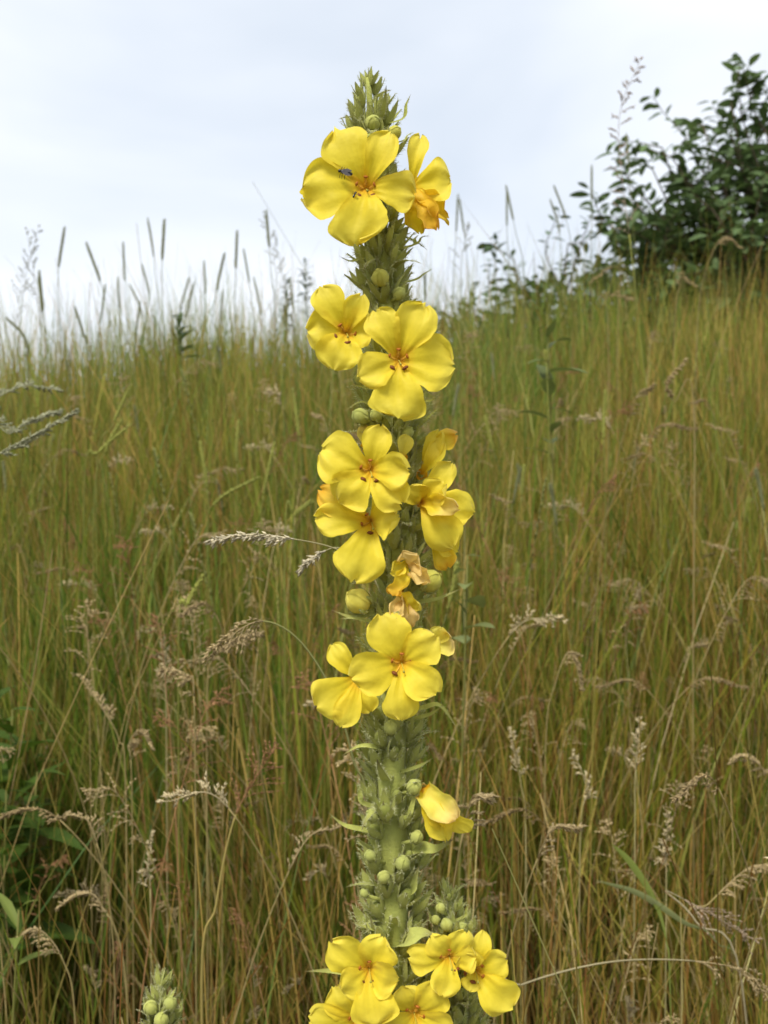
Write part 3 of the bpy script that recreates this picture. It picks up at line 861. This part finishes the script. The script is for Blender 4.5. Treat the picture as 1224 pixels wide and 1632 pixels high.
def stamen_mesh(a, L, dark, r):
    mb = MB()
    d = Vector((math.cos(a) * .62, math.sin(a) * .62, .62))
    p0 = Vector((math.cos(a) * 3, math.sin(a) * 3, -5)); p2 = p0 + d * L; p1 = p0 + d * L * .5 + Vector((0, -1.5, 1))
    pts = catmull([p0 * P, p1 * P, p2 * P], 4)
    tube(mb, pts, [P * 1.1] * len(pts), (.82, .48, .05), 5)
    col = (.22, .07, .015) if dark else (.42, .14, .015)
    t = Vector((-math.sin(a), math.cos(a), r.uniform(-.3, .3))).normalized()
    u, v = frame(t)
    ak = 1.0 if dark else .72
    ellipsoid(mb, p2 * P, (t * 5.4 * ak * P, u * 2.8 * ak * P, v * 2.8 * ak * P), col, 7, 9, bump=.5, seed=a * 3)
    if not dark:
        hp = [pts[r.randrange(2, len(pts))] + Vector((0, 0, 0)) for _ in range(70)]
        hairs(mb, hp, [Vector((r.gauss(0, 1), r.gauss(0, 1), r.gauss(.3, .6))).normalized() for _ in hp], 4.6 * P, .4 * P, (.80, .46, .06), r)
    return mb

def add_flower(root, rb, spec, name='flower', label=None):
    cx, cy = spec['c']; z = spec.get('z', 60)
    wpos = W(cx, cy, D - z * P)
    r = random.Random(int(cx * 3 + cy))
    o = obj(name, throat_mesh(spec.get('tr', 10), spec.get('back', max(10, z * .75))).mesh('corolla_tube', M_PETAL), root, wpos - rb)
    o.rotation_euler = (R(90), 0, 0)
    if label: o['label'] = label
    for k, pt in enumerate(spec['petals']):
        ang, L, Wd, dz = pt[:4]; kw = dict(pt[4]) if len(pt) > 4 else {}
        kw.setdefault('seed', cx * .37 + k * 5.1)
        kw.setdefault('wrap', r.uniform(.12, .38)); kw.setdefault('ruffle', r.uniform(.08, .17)); kw.setdefault('reflex', r.uniform(.02, .2))
        kw.setdefault('notch', r.uniform(-.03, .035)); kw.setdefault('peak', r.uniform(.60, .74))
        obj('petal', petal_mesh(ang, L, Wd, dz, **kw).mesh('petal', M_PETAL), o)
    if spec.get('stam', True):
        rot = spec.get('rot', 90)
        for k in range(5):
            a = R(rot + 72 * k); dark = k in (2, 3)
            obj('stamen', stamen_mesh(a, r.uniform(17, 20) if not dark else r.uniform(20, 25), dark, r).mesh('stamen', M_STAMEN), o)
        mb = MB(); pts = catmull([Vector((0, 0, -5)) * P, Vector((2, -5, 8)) * P, Vector((3, -10, 20)) * P], 4)
        tube(mb, pts, P * .9, (.6, .5, .06), 5); ellipsoid(mb, pts[-1], ((P * 2, 0, 0), (0, P * 2, 0), (0, 0, P * 2)), (.4, .36, .05), 5, 7)
        obj('pistil', mb.mesh('pistil', M_STAMEN), o)
    return o

# --- woolly green pieces, unit length 1 along +Z, shared meshes
def sepal_pts(L, w, r0, flare, ang, lean):
    v = []
    n = 7
    for i in range(n):
        t = i / (n - 1)
        rad = r0 * (math.sin(math.pi * (.12 + .66 * t))) + flare * t ** 3
        ww = w * max(.02, math.sin(math.pi * (.18 + .80 * t)) ** 1.0)
        for s in (-1, 0, 1):
            a = ang + s * ww / max(rad, .08) * .62
            v.append(Vector((rad * (1 + .06 * (1 - abs(s))) * math.cos(a), rad * (1 + .06 * (1 - abs(s))) * math.sin(a), L * t)))
    return v, n
def calyx_mesh(seed, open_=.0):
    r = random.Random(seed); mb = MB()
    for k in range(5):
        L = r.uniform(.85, 1.1)
        v, n = sepal_pts(L, .26, .25 + open_ * .1, r.uniform(-.02, .12) + open_, k * 1.2566 + r.uniform(-.15, .15), 0)
        c = [lerp3(tuple(q * u for q in GRN), (.34, .33, .13), max(0, i / (n - 1) - .6) * 1.2) for i in range(n) for _ in range(3) for u in [1.0]]
        mb.add(v, grid_faces(n, 3), c)
        hp = []; hn = []
        for _ in range(34):
            i = r.randrange(1, n - 1); s = r.randrange(3); p = v[i * 3 + s].lerp(v[(i + 1) * 3 + s], r.random())
            hp.append(p); hn.append(Vector((p.x, p.y, .25)).normalized())
        hairs(mb, hp, hn, .17, .009, (.62, .62, .34), r)
    ellipsoid(mb, (0, 0, .34), ((.2, 0, 0), (0, .2, 0), (0, 0, .34)), GRN2, 6, 8)
    return mb.mesh('calyx', M_GREEN)
def bract_mesh(seed, curve, w=.17):
    r = random.Random(seed); mb = MB(); n = 10; v = []; c = []
    d = Vector((0, 0, 1)); p = Vector((0, 0, 0))
    for i in range(n):
        t = i / (n - 1)
        ww = w * max(.03, (1 - t) ** .75 * min(1, .75 + t))
        for s in (-1, 0, 1): v.append(p + Vector((0, s * ww, 0)) + Vector((-.25 * ww * (1 - abs(s)) * 1.0, 0, 0)))
        cc = lerp3(GRN, BROWN, max(0, (t - .55) / .45) ** 1.2)
        c += [cc] * 3
        d = (d + Vector((curve * .22 * (1 + r.uniform(-.3, .3)), r.uniform(-.05, .05), 0))).normalized()
        p = p + d / (n - 1)
    mb.add(v, grid_faces(n, 3), c)
    hp = []; hn = []
    for _ in range(150):
        i = r.randrange(0, n - 2); s = r.choice((0, 2)); q = v[i * 3 + s].lerp(v[(i + 1) * 3 + s], r.random())
        hp.append(q); hn.append(Vector((r.uniform(-.5, .5), (s - 1), .2)).normalized())
    hairs(mb, hp, hn, .085, .005, (.62, .62, .34), r)
    return mb.mesh('bract', M_GREEN)
def bud_mesh(seed, col):
    r = random.Random(seed); mb = MB()
    ellipsoid(mb, (0, 0, .55), ((.42, 0, 0), (0, .42, 0), (0, 0, .47)), col, 9, 14, bump=.10, seed=seed * 2.3)
    for k in range(3):
        a = k * 2.1 + r.random()
        v = []; n = 8
        for i in range(n):
            th = math.pi * (.02 + .8 * i / (n - 1)); 
            for s in (-1, 0, 1):
                aa = a + s * .5 * (.3 + math.sin(th))
                v.append(Vector((.445 * math.sin(th) * math.cos(aa), .445 * math.sin(th) * math.sin(aa), .56 + .50 * math.cos(th))) * (1.0 + .02 * (1 - abs(s))))
        mb.add(v, grid_faces(n, 3), tuple(q * 1.06 for q in col))
    for k in range(5):
        v, n = sepal_pts(.62, .17, .44, .10, k * 1.2566, 0)
        mb.add(v, grid_faces(n, 3), GRN)
        hp = [v[r.randrange(len(v))] for _ in range(24)]
        hairs(mb, hp, [Vector((p.x, p.y, .2)).normalized() for p in hp], .14, .008, (.62, .62, .34), r)
    return mb.mesh('bud', M_GREEN)
CALYX = [calyx_mesh(s, o) for s, o in ((1, 0), (2, .05), (3, .12), (4, .2))]
BRACT = [bract_mesh(s, c, w) for s, c, w in ((1, .5, .13), (2, 1.1, .11), (3, -.2, .15), (4, -.5, .12), (5, 2.0, .10))]
BUDS = [bud_mesh(1, BUDG), bud_mesh(2, (.50, .53, .14)), bud_mesh(3, BUDY), bud_mesh(4, YPALE)]

def orient(o, d, spin):
    q = d.normalized().to_track_quat('Z', 'X')
    o.rotation_mode = 'QUATERNION'; o.rotation_quaternion = q @ Matrix.Rotation(spin, 3, 'Z').to_quaternion()

def axis_fn(pts):
    def f(y):
        if y <= pts[0][1]: return pts[0][0]
        for (x0, y0), (x1, y1) in zip(pts, pts[1:]):
            if y <= y1: return x0 + (x1 - x0) * (y - y0) / (y1 - y0)
        return pts[-1][0]
    return f

def build_mullein(label, group, axis_pts, depth, y_top, y_bot, half_w, flowers, buds, bracts, stem_r, seed, step=15.0, n_leaves=7, conek=1.0, extra=None):
    """axis_pts: (px,py) of the spike axis at that depth; half_w(py) = silhouette half width in px"""
    r = random.Random(seed)
    ax = axis_fn(axis_pts)
    pp = depth / FPX
    bx = W(ax(9999), 1632, depth).x
    base = Vector((bx + .004, depth + .006, 0)); base.z = ground(base.x, base.y) - .005
    e = bpy.data.objects.new('mullein', None); COL.objects.link(e); e.location = base; e.empty_display_size = .05
    tag(e, label, 'flower', group)
    # stem
    ys = list(np.linspace(y_top + 12, 1700, 40))
    pts = [base] + [base.lerp(W(ax(1700), 1700, depth), k / 8) for k in range(1, 8)]
    pts += [W(ax(y), y, depth) for y in reversed(ys)]
    mb = MB(); n = len(pts)
    rad = []
    def rad_at(py): return pp * stem_r * min(1.1, max(.16, .16 + (py - y_top) / 600))
    for p in pts:
        py = 816 - (p.z - H) / depth * FPX
        rad.append(rad_at(py))
    tube(mb, [p - base for p in pts], rad, [lerp3(GRN, (.30, .34, .09), r.random() * .6) for _ in pts], 20, rib=.05)
    hp = []; hn = []
    for _ in range(5000):
        i = r.randrange(n // 5, n - 1); a = r.uniform(0, 6.28); p = (pts[i].lerp(pts[i + 1], r.random())) - base
        nn = Vector((math.cos(a), math.sin(a), 0)); hp.append(p + nn * rad[i] * .96); hn.append(nn)
    hairs(mb, hp, hn, 5 * pp, .22 * pp, (.62, .62, .34), r)
    obj('stem', mb.mesh('stem', M_GREEN), e)
    # whorled clusters
    y = y_top + 6; k = 0
    nc = nb = 0
    while y < y_bot:
        f = (y - y_top)
        hw = half_w(y)
        size = min(1, .50 + f / 220.0)
        for q in range(2 if f < 40 else 3):
            a = k * 2.39996 + r.uniform(-.25, .25); k += 1
            yy = y + r.uniform(-7, 7)
            rdir = Vector((math.cos(a), math.sin(a), 0))
            L = r.uniform(36, 52) * size * pp
            el = R(r.uniform(48, 74)) if f > 90 * conek else R(r.uniform(62, 80))
            d = rdir * math.cos(el) + Vector((0, 0, math.sin(el)))
            sr = rad_at(yy) * .8
            reach = hw * pp * r.uniform(.70, 1.02)
            off = max(sr, reach - L * math.cos(el) - .16 * L)
            c = W(ax(yy), yy, depth) + rdir * off - Vector((0, 0, L * .55))
            if r.random() < (.45 if yy > 1190 and rdir.y < -.8 else .93) and nc < 285:
                o = obj('calyx', r.choice(CALYX), e, c - base); orient(o, d, r.uniform(0, 6)); s = L * r.uniform(.95, 1.2); o.scale = (s, s, s); nc += 1
            if r.random() < .42 and nb < 150:
                Lb = r.uniform(44, 74) * (size ** .7) * pp
                eb = R(r.uniform(30, 70)) if f > 60 else R(r.uniform(60, 80))
                db = rdir * math.cos(eb) + Vector((0, 0, math.sin(eb)))
                o = obj('bract', r.choice(BRACT[:4]), e, c - base - Vector((0, 0, L * .15)))
                zq = db.normalized(); xq = (-rdir + zq * rdir.dot(zq)); xq = -xq.normalized(); yq = zq.cross(xq)
                o.rotation_mode = 'QUATERNION'; o.rotation_quaternion = Matrix((xq, yq, zq)).transposed().to_quaternion(); o.scale = (Lb, Lb, Lb); nb += 1
        y += step * (.55 + .45 * size)
    # individually placed buds: (px, py, diameter px, kind, z)
    for (bxp, byp, dia, kd, zz) in buds:
        c = W(bxp, byp, depth - zz * pp)
        axp = W(ax(byp), byp + 14, depth)
        d = (c - axp); d = d.normalized() + Vector((0, 0, .35)); d.normalize()
        s = dia * pp * 1.06
        o = obj('bud', BUDS[kd], e, c - d * s * .55 - base); orient(o, d, r.uniform(0, 6)); o.scale = (s, s, s)
        mbp = MB(); tube(mbp, [axp - base, (axp.lerp(c, .5)) - base - Vector((0, 0, 2 * pp)), c - d * s * .5 - base], 3.0 * pp, GRN, 7)
        obj('bud_stalk', mbp.mesh('bud_stalk', M_GREEN), e)
    # individually placed bracts: (px0,py0, px1,py1, curve, width, z)
    for (x0, y0, x1, y1, cv, wd, zz) in bracts:
        p0 = W(x0, y0, depth - zz * pp); p1 = W(x1, y1, depth - (zz + 12) * pp)
        axp = W(ax(y0), y0 + 10, depth)
        mid = p0.lerp(p1, .5) + Vector((0, 0, cv * pp))
        cp = catmull([axp, p0, mid, p1], 6)
        mb2 = MB(); v = []; c = []; m = len(cp)
        for i, p in enumerate(cp):
            t = i / (m - 1); dd = (cp[min(i + 1, m - 1)] - cp[max(i - 1, 0)]).normalized()
            s_ = dd.cross(Vector((0, -.7, .7))).normalized()
            ww = wd * .5 * pp * (max(.05, 1 - t ** 1.8)) * min(1, .6 + t)
            v += [p - base - s_ * ww, p - base + dd.cross(s_) * ww * .4, p - base + s_ * ww]
            c += [lerp3(GRN, BROWN, max(0, (t - .6) / .4) ** 1.4)] * 3
        mb2.add(v, grid_faces(m, 3), c)
        hp = [v[r.randrange(len(v) - 6)] for _ in range(90)]
        hairs(mb2, hp, [Vector((r.gauss(0, 1), r.gauss(0, 1), r.gauss(0, 1))).normalized() for _ in hp], 5 * pp, .22 * pp, (.62, .62, .34), r)
        obj('bract', mb2.mesh('bract', M_GREEN), e)
    for fl in flowers:
        o = add_flower(e, base, fl, fl.get('name', 'flower'), fl.get('label'))
        if depth != D and False: pass
    # big woolly leaves below
    for q in range(n_leaves):
        t = q / max(1, n_leaves)
        zz = (W(0, 1800, depth).z - base.z) * (.06 + .75 * t)
        a = q * 2.4 + 2.2; L = .30 * (1 - .65 * t); mbl = MB(); v = []; c = []
        for i in range(9):
            u = i / 8; ww = L * .2 * math.sin(math.pi * (.06 + .92 * u)) ** .8
            for s in (-1, -.5, 0, .5, 1):
                rr = L * u; zl = L * (.45 * u - .55 * u * u) + abs(s) * ww * .25 + .06 * ww * math.sin(u * 20 + s * 3)
                v.append(Vector((math.cos(a) * rr - math.sin(a) * ww * s, math.sin(a) * rr + math.cos(a) * ww * s, zz + zl))); c.append(lerp3(GRN, GRN2, r.random()))
        mbl.add(v, grid_faces(9, 5), c)
        obj('leaf', mbl.mesh('leaf', M_GREEN), e)
    return e

CR = dict(crumple=9, ruffle=.16, throat=.01)
FLOWERS = [
 # top flower
 dict(c=(583, 300), z=74, tr=13, petals=[(122, 100, 74, 4, {'wrap': .25, 'skew': -.12}), (65, 88, 50, 16, {'wrap': .45}), (-6, 74, 64, 8, {'reflex': .3, 'ruffle': .2, 'peak': .8}), (-92, 84, 84, 34, {'reflex': .3, 'peak': .8, 'ruffle': .18, 'skew': -.15}), (186, 98, 96, 6, {'wrap': .5, 'ruffle': .14, 'notch': .02})]),
 # partner behind it, half wilted
 dict(c=(655, 300), z=34, stam=False, petals=[(80, 84, 34, 4, {'wrap': .7}), (8, 64, 72, 12, {'wrap': .4, 'notch': 0}), (-62, 74, 40, 16, {**CR, 'wrap': 1.2, 'col': YOLD, 'tip': ORANGE}), (-40, 72, 44, 10, {**CR, 'wrap': 1.4, 'col': YOLD}), (-80, 66, 44, 4, {**CR, 'wrap': 1.0, 'col': YOLD, 'tip': YEL})]),
 # left flower of the second pair
 dict(c=(552, 530), z=52, rot=60, petals=[(120, 78, 52, 10, {'wrap': .55}), (66, 58, 40, 26, {'wrap': .7}), (178, 60, 62, 6, {'notch': 0}), (12, 40, 70, 14, {'wrap': .6}), (-108, 56, 70, 26, {'reflex': .35, 'ruffle': .14})]),
 dict(c=(635, 573), z=84, tr=12, petals=[(115, 80, 54, 10, {'wrap': .45}), (64, 92, 64, 8, {'wrap': .3, 'ruffle': .12}), (-6, 84, 88, 4, {'wrap': .2}), (-91, 90, 88, 14, {'notch': -.04, 'peak': .8, 'wrap': .15, 'ruffle': .1}), (206, 66, 58, 20, {'ruffle': .14})]),
 # third pair
 dict(c=(590, 750), z=86, tr=12, petals=[(158, 80, 78, 6, {'wrap': .2}), (77, 70, 50, 10, {'wrap': .55}), (-2, 58, 58, 28, {'wrap': .6, 'ruffle': .2}), (-46, 70, 60, 18, {'ruffle': .14}), (226, 64, 68, 16, {'reflex': .25})]),
 dict(c=(592, 832), z=58, rot=120, petals=[(176, 86, 52, 10, {}), (148, 96, 52, -6, {'tip': ORANGE}), (12, 38, 62, 34, {'wrap': .6}), (-107, 94, 76, 20, {'wrap': .25, 'notch': 0}), (52, 48, 44, 0, {})]),
 dict(c=(584, 712), z=20, stam=False, petals=[(100, 34, 30, 12, {'wrap': 1.4, 'col': YPALE, 'tip': PEACH}), (60, 30, 30, 6, {'wrap': 1.4, 'col': YPALE})]),
 dict(c=(640, 730), z=50, stam=False, petals=[(75, 36, 34, 8, {'wrap': 1.3, 'col': YPALE})]),
 # right side flowers facing sideways
 dict(c=(672, 756), z=22, stam=False, petals=[(68, 74, 34, 6, {'wrap': .9, 'reflex': -.1}), (58, 60, 36, 20, {'wrap': 1.2})]),
 dict(c=(692, 712), z=24, stam=False, tr=5, petals=[(28, 34, 40, 16, {'wrap': 1.1, 'ruffle': .2, 'tip': ORANGE, 'reflex': .4}), (100, 22, 30, 8, {'wrap': 1.2})]),
 dict(c=(672, 800), z=36, stam=False, petals=[(52, 76, 40, 4, {'wrap': .6}), (128, 30, 44, 26, {'wrap': .7}), (-12, 80, 58, 16, {'notch': 0}), (-55, 84, 58, 22, {'ruffle': .15}), (-10, 52, 44, 42, {'wrap': 1.3, 'crumple': 5, 'tip': PEACH}), (40, 44, 50, 34, {'wrap': .8})]),
 dict(c=(688, 850), z=20, stam=False, petals=[(-65, 60, 40, 4, {'tip': ORANGE, 'wrap': .8}), (-35, 48, 40, 10, {'wrap': .6})]),
 # wilted, peach coloured
 dict(c=(652, 898), z=58, stam=False, tr=6, name='wilted_flower', petals=[(-45, 42, 44, 14, {**CR, 'wrap': 2.0, 'col': PEACH}), (200, 28, 34, 14, {**CR, 'wrap': 1.6}), (-120, 54, 36, 20, {**CR, 'wrap': 1.6, 'tip': ORANGE}), (60, 18, 50, 20, {**CR, 'wrap': 1.2, 'col': PEACH, 'base': .7})]),
 dict(c=(636, 938), z=62, stam=False, tr=6, name='wilted_flower', petals=[(-72, 62, 46, 4, {**CR, 'wrap': 1.7, 'col': PEACH, 'tip': (.86, .64, .34)}), (-95, 50, 36, 16, {**CR, 'wrap': 1.9, 'col': PEACH}), (-50, 46, 30, 8, {**CR, 'wrap': 1.5})]),
 # fourth group
 dict(c=(640, 1057), z=82, tr=12, petals=[(112, 80, 68, 8, {'wrap': .3}), (40, 64, 60, 18, {'wrap': .4}), (-38, 66, 60, 30, {'wrap': .7, 'ruffle': .14}), (-91, 84, 52, 10, {'wrap': .25, 'ruffle': .12}), (196, 78, 68, 14, {'wrap': .3})]),
 dict(c=(688, 1030), z=30, stam=False, tr=6, petals=[(20, 34, 52, 4, {'wrap': .9, 'col': YPALE, 'tip': PEACH}), (60, 34, 34, 0, {'wrap': .8, 'col': YPALE})]),
 dict(c=(572, 1082), z=34, stam=False, petals=[(128, 68, 40, 4, {'wrap': .6}), (212, 78, 66, 16, {'wrap': .2, 'notch': 0}), (-112, 76, 42, 18, {'ruffle': .16}), (-70, 54, 34, 4, {})]),
 # hooded wilted flower on the right
 dict(c=(676, 1258), z=40, stam=False, tr=7, name='wilted_flower', petals=[(-38, 62, 62, 26, {'wrap': 1.4, 'col': YPALE, 'tip': PEACH, 'base': .7, 'crumple': 4, 'notch': 0, 'throat': .01}), (-66, 82, 44, 10, {'wrap': .8, 'crumple': 4, 'base': .5, 'throat': .01}), (-62, 86, 36, 16, {'wrap': .6, 'crumple': 4, 'skew': .95, 'peak': .8}), (-50, 70, 50, 2, {'wrap': .8, 'base': .5, 'throat': .01})]),
 # bottom group
 dict(c=(588, 1545), z=84, tr=13, petals=[(142, 72, 62, 12, {'ruffle': .14}), (66, 54, 62, 14, {'wrap': .4}), (-8, 42, 62, 26, {'wrap': .5, 'ruffle': .16}), (-80, 74, 72, 22, {'ruffle': .14}), (210, 46, 54, 22, {})]),
 dict(c=(572, 1625), z=60, petals=[(125, 64, 58, 12, {}), (60, 48, 50, 12, {}), (175, 74, 60, 14, {}), (-100, 60, 60, 20, {}), (-30, 50, 50, 20, {})]),
 dict(c=(660, 1616), z=62, rot=70, petals=[(48, 64, 54, 8, {}), (112, 48, 48, 8, {}), (-15, 62, 54, 20, {}), (-95, 60, 60, 20, {}), (200, 44, 46, 24, {'wrap': .6})]),
]
BUDP = [(594, 196, 26, 0, 34), (628, 212, 24, 2, 24), (592, 222, 20, 0, 40), (606, 443, 30, 2, 46), (636, 468, 22, 0, 34), (575, 664, 28, 1, 40), (573, 606, 20, 0, 30),
        (600, 662, 22, 0, 44), (571, 958, 42, 3, 44), (686, 926, 38, 2, 38), (648, 690, 24, 0, 30), (593, 1300, 22, 1, 46), (590, 1364, 20, 1, 46), (664, 1334, 22, 0, 40),
        (642, 1376, 26, 1, 46), (612, 1398, 22, 0, 48), (580, 1424, 15, 1, 40), (660, 1254, 26, 0, 42), (622, 1160, 24, 0, 50), (655, 1090, 20, 0, 40), (606, 700, 20, 0, 46)]
BRP = [(570, 206, 539, 193, -4, 7, 20), (640, 190, 655, 150, 4, 8, 20), (640, 225, 660, 210, 2, 7, 20), (570, 372, 540, 366, -5, 7, 30), (578, 412, 540, 408, -6, 9, 30), (655, 392, 668, 374, 3, 9, 30), (660, 390, 685, 376, 5, 7, 20),
       (660, 446, 690, 428, 0, 8, 10), (590, 620, 548, 618, 4, 6, 40), (600, 650, 550, 655, 12, 7, 30), (670, 640, 704, 628, -4, 9, 30), (665, 680, 710, 640, 0, 8, 10), (600, 975, 528, 972, -10, 15, 30), (590, 990, 540, 986, 3, 9, 40),
       (665, 960, 735, 938, -4, 12, 20), (672, 1128, 732, 1166, 22, 12, 40), (672, 1142, 710, 1120, -4, 9, 36), (600, 1190, 545, 1204, 8, 11, 36), (570, 1320, 522, 1294, -6, 11, 30), (668, 1350, 722, 1338, -8, 26, 26),
       (655, 1225, 690, 1208, -2, 9, 30), (648, 1495, 694, 1490, 6, 34, 54), (560, 1550, 486, 1548, 2, 14, 20), (650, 1300, 668, 1256, 2, 12, 36), (580, 1280, 566, 1244, 2, 12, 36), (600, 1480, 560, 1470, 0, 12, 30),
       (655, 1420, 668, 1380, 0, 16, 30), (600, 300, 640, 360, 0, 10, 10)]
AX = [(585, 110), (592, 200), (600, 300), (608, 400), (620, 500), (622, 600), (630, 700), (640, 800), (640, 900), (632, 1000), (630, 1100), (622, 1200), (625, 1300), (626, 1400), (628, 1500), (632, 1632)]
def HW(y):
    if y < 210: return 10 + 36 * min(1, (y - 110) / 80) ** .7
    if y < 400: return 47
    if y < 1150: return 54
    return 62
main = build_mullein('tall mullein spike with yellow flowers up its whole woolly stem', None, AX, D, 112, 1640, HW, FLOWERS, BUDP, BRP, 20, 31, step=17)

SIDE = [
 dict(c=(716, 1526), z=64, petals=[(128, 44, 42, 14, {}), (62, 50, 42, 14, {}), (178, 62, 46, 8, {'ruffle': .2}), (8, 40, 42, 14, {}), (-105, 50, 46, 24, {'ruffle': .15})]),
 dict(c=(757, 1546), z=52, rot=40, petals=[(78, 62, 32, 8, {'wrap': .6}), (24, 52, 50, 12, {'notch': 0}), (-42, 76, 66, 18, {'ruffle': .16}), (115, 40, 44, 22, {'wrap': .7}), (-110, 30, 30, 10, {})]),
]
side = build_mullein('short mullein side spike with a budded tip and two flowers', None, [(714, 1412), (722, 1500), (738, 1632)], D + .004, 1412, 1640,
    lambda y: 8 + 32 * min(1, (y - 1412) / 50) ** .7, SIDE,
    [(712, 1474, 22, 0, 30), (737, 1480, 20, 1, 24), (702, 1447, 17, 0, 22), (694, 1466, 16, 0, 20)],
    [(690, 1470, 680, 1448, 0, 7, 20), (740, 1460, 748, 1438, 0, 7, 20), (700, 1440, 690, 1420, 0, 6, 20), (700, 1560, 684, 1534, 0, 12, 20)], 17, 32, step=13, n_leaves=3, conek=.7)
bud_spike = build_mullein('young mullein tip of closed woolly buds without open flowers', None, [(256, 1556), (256, 1632)], D + .03, 1556, 1640,
    lambda y: 7 + 28 * min(1, (y - 1556) / 50) ** .7, [],
    [(240, 1606, 24, 0, 24), (271, 1600, 24, 1, 24), (257, 1626, 26, 0, 30)],
    [(240, 1590, 230, 1570, 0, 7, 20), (272, 1588, 282, 1572, 0, 7, 20), (285, 1610, 292, 1590, 0, 7, 20)], 16, 33, step=12, n_leaves=2, conek=.6)

# ------------------------------------------------------------------ insects on the top flower
def build_insect(name, label, px, py, z, ln, ang, wings=True):
    e = bpy.data.objects.new(name, None); COL.objects.link(e); e.location = W(px, py, D - z * P); e.empty_display_size = .004
    e.rotation_euler = (R(90), 0, 0)
    tag(e, label, 'insect')
    a = R(ang); f = Vector((math.cos(a), math.sin(a), 0)); s = Vector((-f.y, f.x, 0)); u = Vector((0, 0, 1)); k = ln * P
    mb = MB()
    blk = (.012, .011, .012)
    ellipsoid(mb, -f * k * .22 + u * k * .16, (f * k * .3, s * k * .14, u * k * .13), blk, 7, 10)
    ellipsoid(mb, f * k * .14 + u * k * .18, (f * k * .17, s * k * .14, u * k * .14), (.02, .018, .02), 7, 10)
    ellipsoid(mb, f * k * .36 + u * k * .17, (f * k * .09, s * k * .12, u * k * .1), blk, 7, 10)
    obj('body', mb.mesh('body', M_INSECT), e)
    for sd in (-1, 1):
        if wings:
            w = MB(); v = []
            for i in range(6):
                t = i / 5; ww = .11 * math.sin(math.pi * (.1 + .85 * t))
                for q in (-1, 1):
                    v.append((f * (.2 - .62 * t) + s * (sd * (.05 + .10 * t) + q * ww) + u * (.31 + .02 * t)) * k)
            w.add(v, grid_faces(6, 2), (.16, .15, .17)); obj('wing', w.mesh('wing', M_WING), e)
        for lx in (-.05, .12, .26):
            lm = MB(); b = (f * lx + s * sd * .1 + u * .12) * k
            tube(lm, [b, b + (s * sd * .16 + u * .06) * k, b + (s * sd * .27 - u * .16) * k], k * .018, blk, 4)
            obj('leg', lm.mesh('leg', M_INSECT), e)
build_insect('fly', 'small dark fly resting on the topmost flower petal', 550, 276, 92, 24, 165)
build_insect('beetle', 'tiny black beetle beside the stamens of the topmost flower', 565, 311, 92, 12, 60, False)
